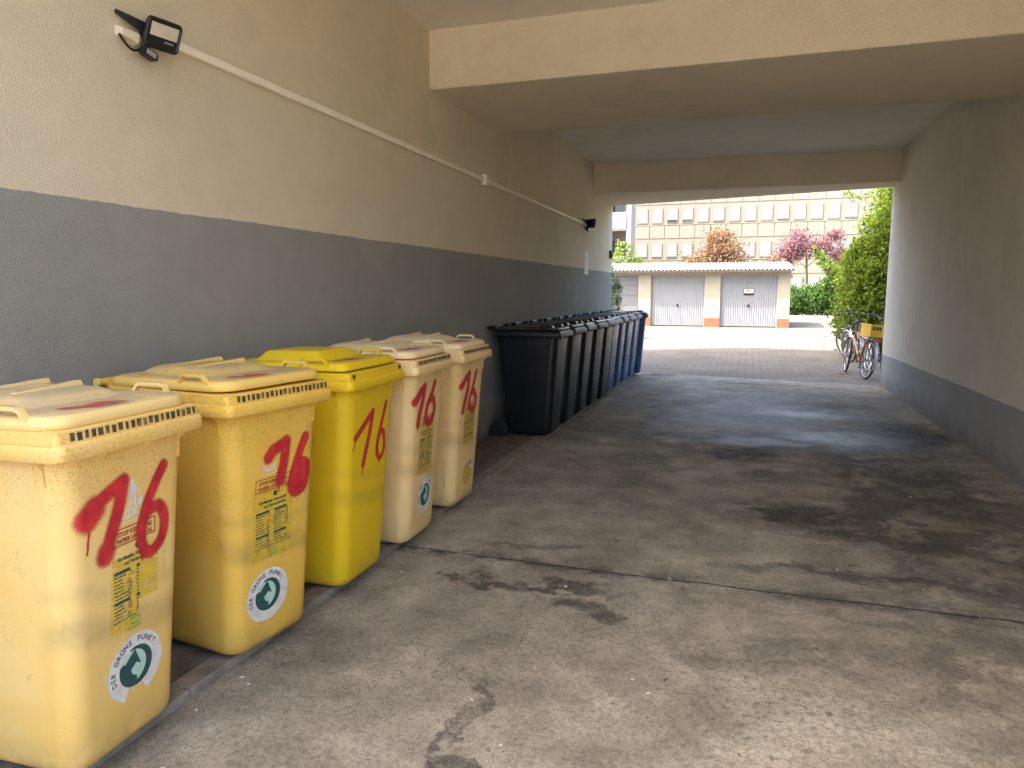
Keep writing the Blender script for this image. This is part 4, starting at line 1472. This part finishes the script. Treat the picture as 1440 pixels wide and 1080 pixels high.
def cloud(lobes, n, clumps=14, spread=0.24, shell=0.55):
    vol = np.array([a[3] * a[4] * a[5] for a in lobes]) ** 0.75
    vol /= vol.sum()
    out = []
    for (cx, cy, cz, rx, ry, rz), f in zip(lobes, vol):
        m_ = max(4, int(n * f))
        k = max(4, int(clumps * (rx * ry * rz) ** .33 / .6))
        u = rng.normal(size=(k, 3)); u /= np.linalg.norm(u, axis=1)[:, None]
        rad = (shell + (1 - shell) * rng.uniform(0, 1, k)) [:, None]
        cc = u * rad
        which = rng.integers(0, k, m_)
        p = cc[which] + rng.normal(size=(m_, 3)) * spread * rng.uniform(.5, 1.2, k)[which][:, None]
        out.append(p * np.array([rx, ry, rz]) + np.array([cx, cy, cz]))
    return np.concatenate(out)


def trunk(parent, path, r0, r1, mat, branches=()):
    b = MB()
    m_ = len(path)
    b.tube(path, [r0 + (r1 - r0) * i / (m_ - 1) for i in range(m_)], 8)
    o = b.build('trunk', mat, parent, smooth=60)
    for (p, q) in branches:
        bb = MB()
        p, q = Vector(p), Vector(q)
        mid = (p + q) / 2 + Vector((0, 0, .12 * (q - p).length))
        bb.tube([p, mid, q], [r1 * .8, r1 * .5, r1 * .2], 6)
        bb.build('branch', mat, o, smooth=60)
    return o

M_bark = simple("bark", (0.10, 0.075, 0.055), 0.9, var=0.3, scale=20)
M_thuja = leaf_mat("thuja_leaf", (0.085, 0.15, 0.016), (0.17, 0.25, 0.022), (0.28, 0.34, 0.035), 0.5)
M_hedge = leaf_mat("hedge_leaf", (0.035, 0.085, 0.018), (0.07, 0.15, 0.03), (0.12, 0.22, 0.045), 0.4)
M_orange = leaf_mat("copper_leaf", (0.20, 0.095, 0.055), (0.26, 0.145, 0.085), (0.23, 0.18, 0.085))
M_purple = leaf_mat("purple_leaf", (0.14, 0.06, 0.08), (0.21, 0.095, 0.115), (0.29, 0.15, 0.16))
M_lime = leaf_mat("lime_leaf", (0.12, 0.19, 0.03), (0.17, 0.25, 0.04), (0.23, 0.30, 0.06))
M_conif = leaf_mat("conifer_leaf", (0.018, 0.045, 0.022), (0.035, 0.075, 0.035), (0.06, 0.115, 0.05), 0.15)

th_ = thing('thuja_bush', 'big dense yellow-green evergreen bush beside the passage exit, behind the bikes', 'bush', (3.3, 19.5, 0))
lob = [(-.1, 0, .95, 1.1, 1.5, 1.0), (-.15, .1, 2.0, 1.0, 1.4, .95), (.1, .2, 3.0, .85, 1.2, .8), (.25, .3, 3.85, .62, .9, .65), (-.55, -.8, 1.5, .5, .6, .9), (.9, -.6, 2.2, .8, .9, 1.6)]
leaf_mesh('foliage', cloud(lob, 62000, 110, .14, .7), .10, M_thuja, th_, .5, .3)
trunk(th_, [(0, 0, 0), (.05, .05, 1.5), (.1, .2, 3.6)], .12, .03, M_bark, [((0, 0, 1.0), (-.7, -.6, 1.6)), ((.05, .05, 1.8), (-.6, .3, 2.6))])

ft = thing('feathery_tree', 'light green tree with feathery leaf fronds rising above the evergreen bush', 'tree', (4.0, 23.0, 0))
fr = []
for i in range(105):
    c = rng.normal(size=3) * np.array([.62, .7, .75]) + np.array([-.25, 0, 5.0])
    dv = rng.normal(size=3); dv[2] = abs(dv[2]) * .3 - .25; dv /= np.linalg.norm(dv)
    sd_ = np.cross(dv, [0, 0, 1]); sd_ /= np.linalg.norm(sd_)
    ln = rng.uniform(.45, .75)
    for t in np.linspace(.1, 1, 10):
        for sg in (-1, 1):
            fr.append(c + dv * ln * t + sd_ * sg * .075 * (1.15 - .5 * t) + np.array([0, 0, -.12 * t * t]))
leaf_mesh('foliage', fr, .15, M_lime, ft, .34, .5)
trunk(ft, [(0, 0, 0), (-.05, .05, 2.2), (-.15, 0, 4.2), (-.2, 0, 5.3)], .10, .03, M_bark, [((-.1, 0, 3.6), (-.9, .1, 4.8)), ((-.15, 0, 4.2), (.4, .3, 5.2))])

hd = thing('leafy_hedge', 'mid green leafy hedge beyond the path right of the garages', 'hedge', (4.4, 51.5, 0))
lob = [(-1.5, 0, .9, .9, .7, .95), (-.4, 0, 1.0, 1.0, .7, 1.05), (.8, .1, 1.2, 1.0, .7, 1.25), (2.0, 0, 1.4, 1.1, .8, 1.5), (3.4, 0, 1.5, 1.3, .8, 1.6)]
leaf_mesh('foliage', cloud(lob, 26000, 90, .16, .7), .16, M_hedge, hd, .6)
trunk(hd, [(0, .1, 0), (0, .1, 1.0)], .06, .03, M_bark)
vn = thing('climbing_vine', 'bright green climber leaning up left out of the hedge', 'climber', (5.2, 50.6, 0))
lob = [(.4, 0, 2.2, .6, .4, .5), (-.1, 0, 2.75, .45, .35, .45), (-.55, 0, 3.3, .35, .3, .4), (-.95, 0, 3.85, .28, .25, .4), (-1.25, 0, 4.3, .16, .16, .3)]
leaf_mesh('foliage', cloud(lob, 2600, 16, .28, .4), .16, M_lime, vn, .55)
trunk(vn, [(.6, .1, 0), (.3, .1, 2.0), (-1.2, 0, 4.1)], .05, .015, M_bark)

ot = thing('copper_tree', 'small tree with copper orange leaves rising behind the garage roof', 'tree', (-1.85, 44.5, 0))
lob = [(.3, 0, 4.1, 1.1, .9, .85), (-.3, 0, 3.4, 1.2, 1, .75), (-1.2, 0, 3.1, .9, .8, .6), (.9, 0, 3.3, .8, .8, .7), (.1, 0, 4.75, .8, .6, .5), (1.7, 0, 2.9, .6, .6, .45)]
leaf_mesh('foliage', cloud(lob, 8000, 34, .36, .4), .15, M_orange, ot, .5)
trunk(ot, [(.2, 0, 0), (.2, 0, 1.8), (.3, 0, 3.8)], .11, .04, M_bark, [((.2, 0, 2.4), (-.8, 0, 3.4)), ((.2, 0, 2.6), (1.1, 0, 3.6)), ((.25, 0, 3), (.6, .2, 4.6))])
ob_ = thing('copper_shrub', 'low orange shrub showing over the roof between copper and purple trees', 'shrub', (1.1, 45, 0))
leaf_mesh('foliage', cloud([(-.5, 0, 2.9, .7, .6, .5), (.5, 0, 2.85, .7, .6, .55), (.2, 0, 3.3, .4, .4, .35)], 1100, 14, .25, .4), .15, M_orange, ob_, .5)
trunk(ob_, [(0, 0, 0), (0, 0, 1.5), (.1, 0, 3.0)], .06, .02, M_bark)
pt = thing('purple_tree', 'drooping purple-leaved tree right of the garage roof', 'tree', (4.0, 57, 0))
lob = [(-.5, 0, 5.0, 1.1, 1, .9), (-1.5, 0, 4.2, .8, .8, .9), (-1.7, 0, 3.0, .5, .6, .9), (.9, 0, 4.7, .9, .8, .6), (2.0, 0, 4.0, .6, .7, .9), (2.2, 0, 2.8, .6, .6, .7), (1.8, 0, 5.6, .8, .5, .4), (-2.4, 0, 3.5, .6, .6, .5), (-2.1, 0, 1.9, .5, .6, 1.0), (-1.6, 0, 2.4, .5, .6, .8), (2.5, 0, 3.2, .6, .6, 1.0)]
leaf_mesh('foliage', cloud(lob, 10500, 40, .36, .4), .17, M_purple, pt, .5, .6)
trunk(pt, [(0, 0, 0), (.05, 0, 2.0), (-.1, 0, 4.6)], .11, .04, M_bark, [((0, 0, 3.2), (-1.5, 0, 4.3)), ((0, 0, 3.4), (1.9, 0, 4.4)), ((0, 0, 3.8), (.9, 0, 5.2)), ((-.1, 0, 4.3), (-2.0, 0, 3.4)), ((0, 0, 4), (2.2, 0, 5.9))])
ls_ = thing('lime_sapling', 'loose lime green sapling behind the left end of the garage roof', 'tree', (-7.2, 43, 0))
leaf_mesh('foliage', cloud([(0, 0, 3.7, .8, .7, .7), (-.9, 0, 3.5, .5, .5, .25), (.8, 0, 3.3, .6, .6, .45), (.1, 0, 4.3, .4, .4, .35)], 1200, 18, .24, .4), .17, M_lime, ls_, .45)
trunk(ls_, [(0, 0, 0), (0, 0, 2), (.1, 0, 4)], .06, .02, M_bark, [((0, 0, 2.6), (-1, 0, 3.5)), ((0, 0, 2.8), (.9, 0, 3.5))])
cf = thing('conifer_shrub', 'small dark conifer at the left edge just outside the passage', 'shrub', (-4.55, 24, 0))
leaf_mesh('foliage', cloud([(0, 0, 1.2, .5, .5, .6), (.05, 0, 1.75, .42, .42, .45), (0, 0, 2.15, .28, .28, .35), (.25, 0, 1.5, .3, .3, .4), (0, 0, .6, .5, .5, .5)], 5200, 40, .16, .7), .075, M_conif, cf, .35)
trunk(cf, [(0, 0, 0), (0, 0, 1.2), (0, 0, 2.2)], .07, .02, M_bark)

# ------------------------------------------------------------------ bicycles
M_tyre = simple("bike_tyre", (0.03, 0.03, 0.03), 0.7)
M_rimm = simple("bike_rim", (0.50, 0.51, 0.52), 0.3, 0.8)
M_orng = simple("copper_paint", (0.42, 0.18, 0.06), 0.35, 0.2)
M_silv = simple("silver_paint", (0.48, 0.50, 0.53), 0.35, 0.3)
M_refl = simple("red_reflector", (0.45, 0.02, 0.03), 0.3)
M_crate = simple("yellow_crate", (0.72, 0.42, 0.012), 0.5, var=0.12)

def bike(label, loc, heading, lean, frame, fender, hb=1.10, saddle_z=0.94, step=False, steer=0):
    root = thing('bicycle', label, 'bicycle', loc, 0, 'bicycles parked by the right wall corner')
    root.rotation_euler = (0, R(lean), R(heading))
    r = .335
    yr, yf = 0.0, 1.08
    def wheel(yc, parent, rot=0):
        t = MB()
        t.tube([(0, r * math.cos(2 * PI * k / 36), r * math.sin(2 * PI * k / 36)) for k in range(36)], .021, 8, closed=True)
        o = t.build('wheel', M_tyre, parent, smooth=60)
        o.location = (0, yc, r + .02)
        o.rotation_euler = (0, 0, R(rot))
        q = MB()
        q.tube([(0, (r - .022) * math.cos(2 * PI * k / 36), (r - .022) * math.sin(2 * PI * k / 36)) for k in range(36)], .012, 6, closed=True)
        q.build('rim', M_rimm, o, smooth=60)
        q = MB()
        for k in range(18):
            a = 2 * PI * k / 18
            q.tube([((-1) ** k * .025, .02 * math.cos(a + .8), .02 * math.sin(a + .8)), (0, (r - .03) * math.cos(a), (r - .03) * math.sin(a))], .0022, 4)
        q.cyl((-.045, 0, 0), (.045, 0, 0), .022, 10)
        q.build('spokes', M_rimm, o, smooth=60)
    wheel(yr, root); wheel(yf, root, steer)
    z = r + .02
    bb = (0, .44, .29)
    st = (0, .27, .72); sd2 = (0, .22, saddle_z)
    ht, hbm = (0, .86, .86), (0, .91, .66)
    f = MB()
    f.tube([bb, st], .017, 8)
    f.tube([bb, (0, .90, .70)], .020, 8)
    if step:
        f.tube([(0, .37, .48), (0, .62, .50), (0, .88, .76)], .016, 8)
    else:
        f.tube([st, (0, .87, .82)], .016, 8)
    f.tube([hbm, ht], .020, 8)
    for sg in (-1, 1):
        f.tube([bb, (sg * .055, yr, z)], .010, 6)
        f.tube([st, (sg * .055, yr, z)], .009, 6)
    f.build('frame', frame, root, smooth=60)
    fk = MB()
    for sg in (-1, 1):
        fk.tube([(sg * .04, .915, .66), (sg * .05, .97, .50), (sg * .052, yf, z)], .011, 6)
    fk.tube([(-.05, .913, .665), (.05, .913, .665)], .013, 6)
    fk.build('fork', frame, root, smooth=60)
    ff = MB()
    for yc, a0, a1 in ((yr, 20, 205), (yf, 10, 165)):
        ring = []
        for k in range(15):
            a = R(a0 + (a1 - a0) * k / 14)
            c_, s_ = math.cos(a), math.sin(a)
            ring.append([(-.027, yc + (r + .028) * c_, z + (r + .028) * s_), (0, yc + (r + .040) * c_, z + (r + .040) * s_), (.027, yc + (r + .028) * c_, z + (r + .028) * s_), (0, yc + (r + .034) * c_, z + (r + .034) * s_)])
        ff.loft(ring)
    ff.build('fender', fender, root, smooth=60)
    s = MB()
    s.tube([st, (0, .235, saddle_z - .05)], .013, 8)
    s.build('seat_post', M_rimm, root, smooth=60)
    s = MB()
    s.loft([[(x_ * w_, .235 + y_, saddle_z - .03 + h_ * .5) for (x_, h_) in ((-1, 0), (-.8, .07), (0, .10), (.8, .07), (1, 0), (0, -.03))] for (y_, w_) in ((-.13, .05), (-.11, .10), (-.04, .095), (.05, .045), (.13, .025), (.15, .012))])
    s.build('saddle', M_lampblk, root, smooth=60)
    h = MB()
    h.tube([ht, (0, .835, hb - .08), (0, .87, hb)], .013, 8)
    h.tube([(-.30, .68, hb + .0), (-.27, .78, hb + .03), (-.12, .86, hb + .02), (.12, .86, hb + .02), (.27, .78, hb + .03), (.30, .68, hb)], .012, 8)
    ho = h.build('handlebar', M_lampblk, root, smooth=60)
    h = MB()
    for sg in (-1, 1):
        h.tube([(sg * .30, .69, hb), (sg * .31, .57, hb - .01)], .018, 8)
    h.build('grip', M_lampblk, ho, smooth=60)
    k_ = MB()
    for sg in (-1, 1):
        k_.tube([(sg * .055, yr, z), (sg * .065, -.02, .76)], .006, 6)
        k_.tube([(sg * .065, -.25, .77), (sg * .065, .26, .77)], .007, 6)
    for yy_ in (-.25, -.12, 0, .12, .25):
        k_.tube([(-.065, yy_, .77), (.065, yy_, .77)], .005, 6)
    k_.build('rack', M_lampblk, root, smooth=60)
    lt = MB(); lt.loft([rrect(-.045, .045, -.30, -.265, .012, z_, 3) for z_ in (.70, .745)])
    lt.build('tail_light', M_refl, root, smooth=40)
    c_ = MB()
    c_.lathe([(.085, -.003), (.095, -.003), (.095, .003), (.085, .003)], (.045, bb[1], bb[2]), 'X', 24)
    c_.tube([(.05, bb[1], bb[2]), (.065, bb[1] + .12, bb[2] - .12)], .009, 6)
    c_.tube([(-.05, bb[1], bb[2]), (-.065, bb[1] - .12, bb[2] + .12)], .009, 6)
    c_.cyl((-.05, bb[1], bb[2]), (.05, bb[1], bb[2]), .014, 8)
    c_.build('crank', M_lampblk, root, smooth=40)
    pd = MB()
    pd.box(.065, .155, bb[1] + .08, bb[1] + .16, bb[2] - .13, bb[2] - .11)
    pd.box(-.155, -.065, bb[1] - .16, bb[1] - .08, bb[2] + .11, bb[2] + .13)
    pd.build('pedal', M_lampblk, root, smooth=0)
    h = MB(); h.lathe([(.03, 0), (.048, .03), (.05, .05), (.03, .055)], (0, .93, .80), 'Y', 14)
    h.build('headlight', M_lampblk, root, smooth=40)
    return root

b1 = bike('copper-framed bicycle with black tyres, a yellow crate on its rear rack', (2.08, 14.32, -.008), 11, 7, M_orng, M_silv, 1.14, .96, False, -12)
bpy.context.view_layer.update()
cr = thing('plastic_crate', 'yellow plastic crate strapped on the rear rack of the copper bicycle', 'crate')
cr.matrix_world = b1.matrix_world @ Matrix.Translation((0.02, -.03, .785)) @ Matrix.Rotation(R(2), 4, 'Z')
q = MB()
q.loft([rrect(-.17, .17, -.23, .23, .015, 0, 3), rrect(-.185, .185, -.245, .245, .018, .20, 3), rrect(-.195, .195, -.255, .255, .018, .202, 3), rrect(-.195, .195, -.255, .255, .018, .225, 3),
        rrect(-.178, .178, -.238, .238, .015, .225, 3), rrect(-.162, .162, -.222, .222, .012, .012, 3)])
q.build('crate_wall', M_crate, cr, smooth=40)
q = MB()
for i in range(3):
    q.box(-.155 + i * .055, -.115 + i * .055, -.2475, -.2435, .125, .185)
q.build('printed_mark', M_lampblk, cr, smooth=0)
bike('silver bicycle leaning at the bush, standing next to the copper one', (2.42, 16.6, -.008), 9, -7, M_silv, M_silv, 1.16, .98, True, 10)
bike('silver bicycle farthest from the wall, half in the evergreen bush', (2.62, 18.0, -.008), 14, -12, M_silv, M_silv, 1.06, .92, True, 14)
bike('dark bicycle mostly hidden behind the right wall corner', (2.45, 14.55, -.008), 8, 7, M_lampblk, M_lampblk, 1.12, .95, False, 0)
tl = MB(); tl.box(-.09, .09, -.05, .05, 0, .02)
o = tl.build('clay_tile', simple("clay", (0.36, 0.16, 0.10), .8), smooth=0, bevel=.004)
o.location = (1.80, 15.1, -.008)
o.rotation_euler = (0, 0, .3)
tag(o, 'small reddish clay tile lying on the paving by the copper bicycle', 'tile')
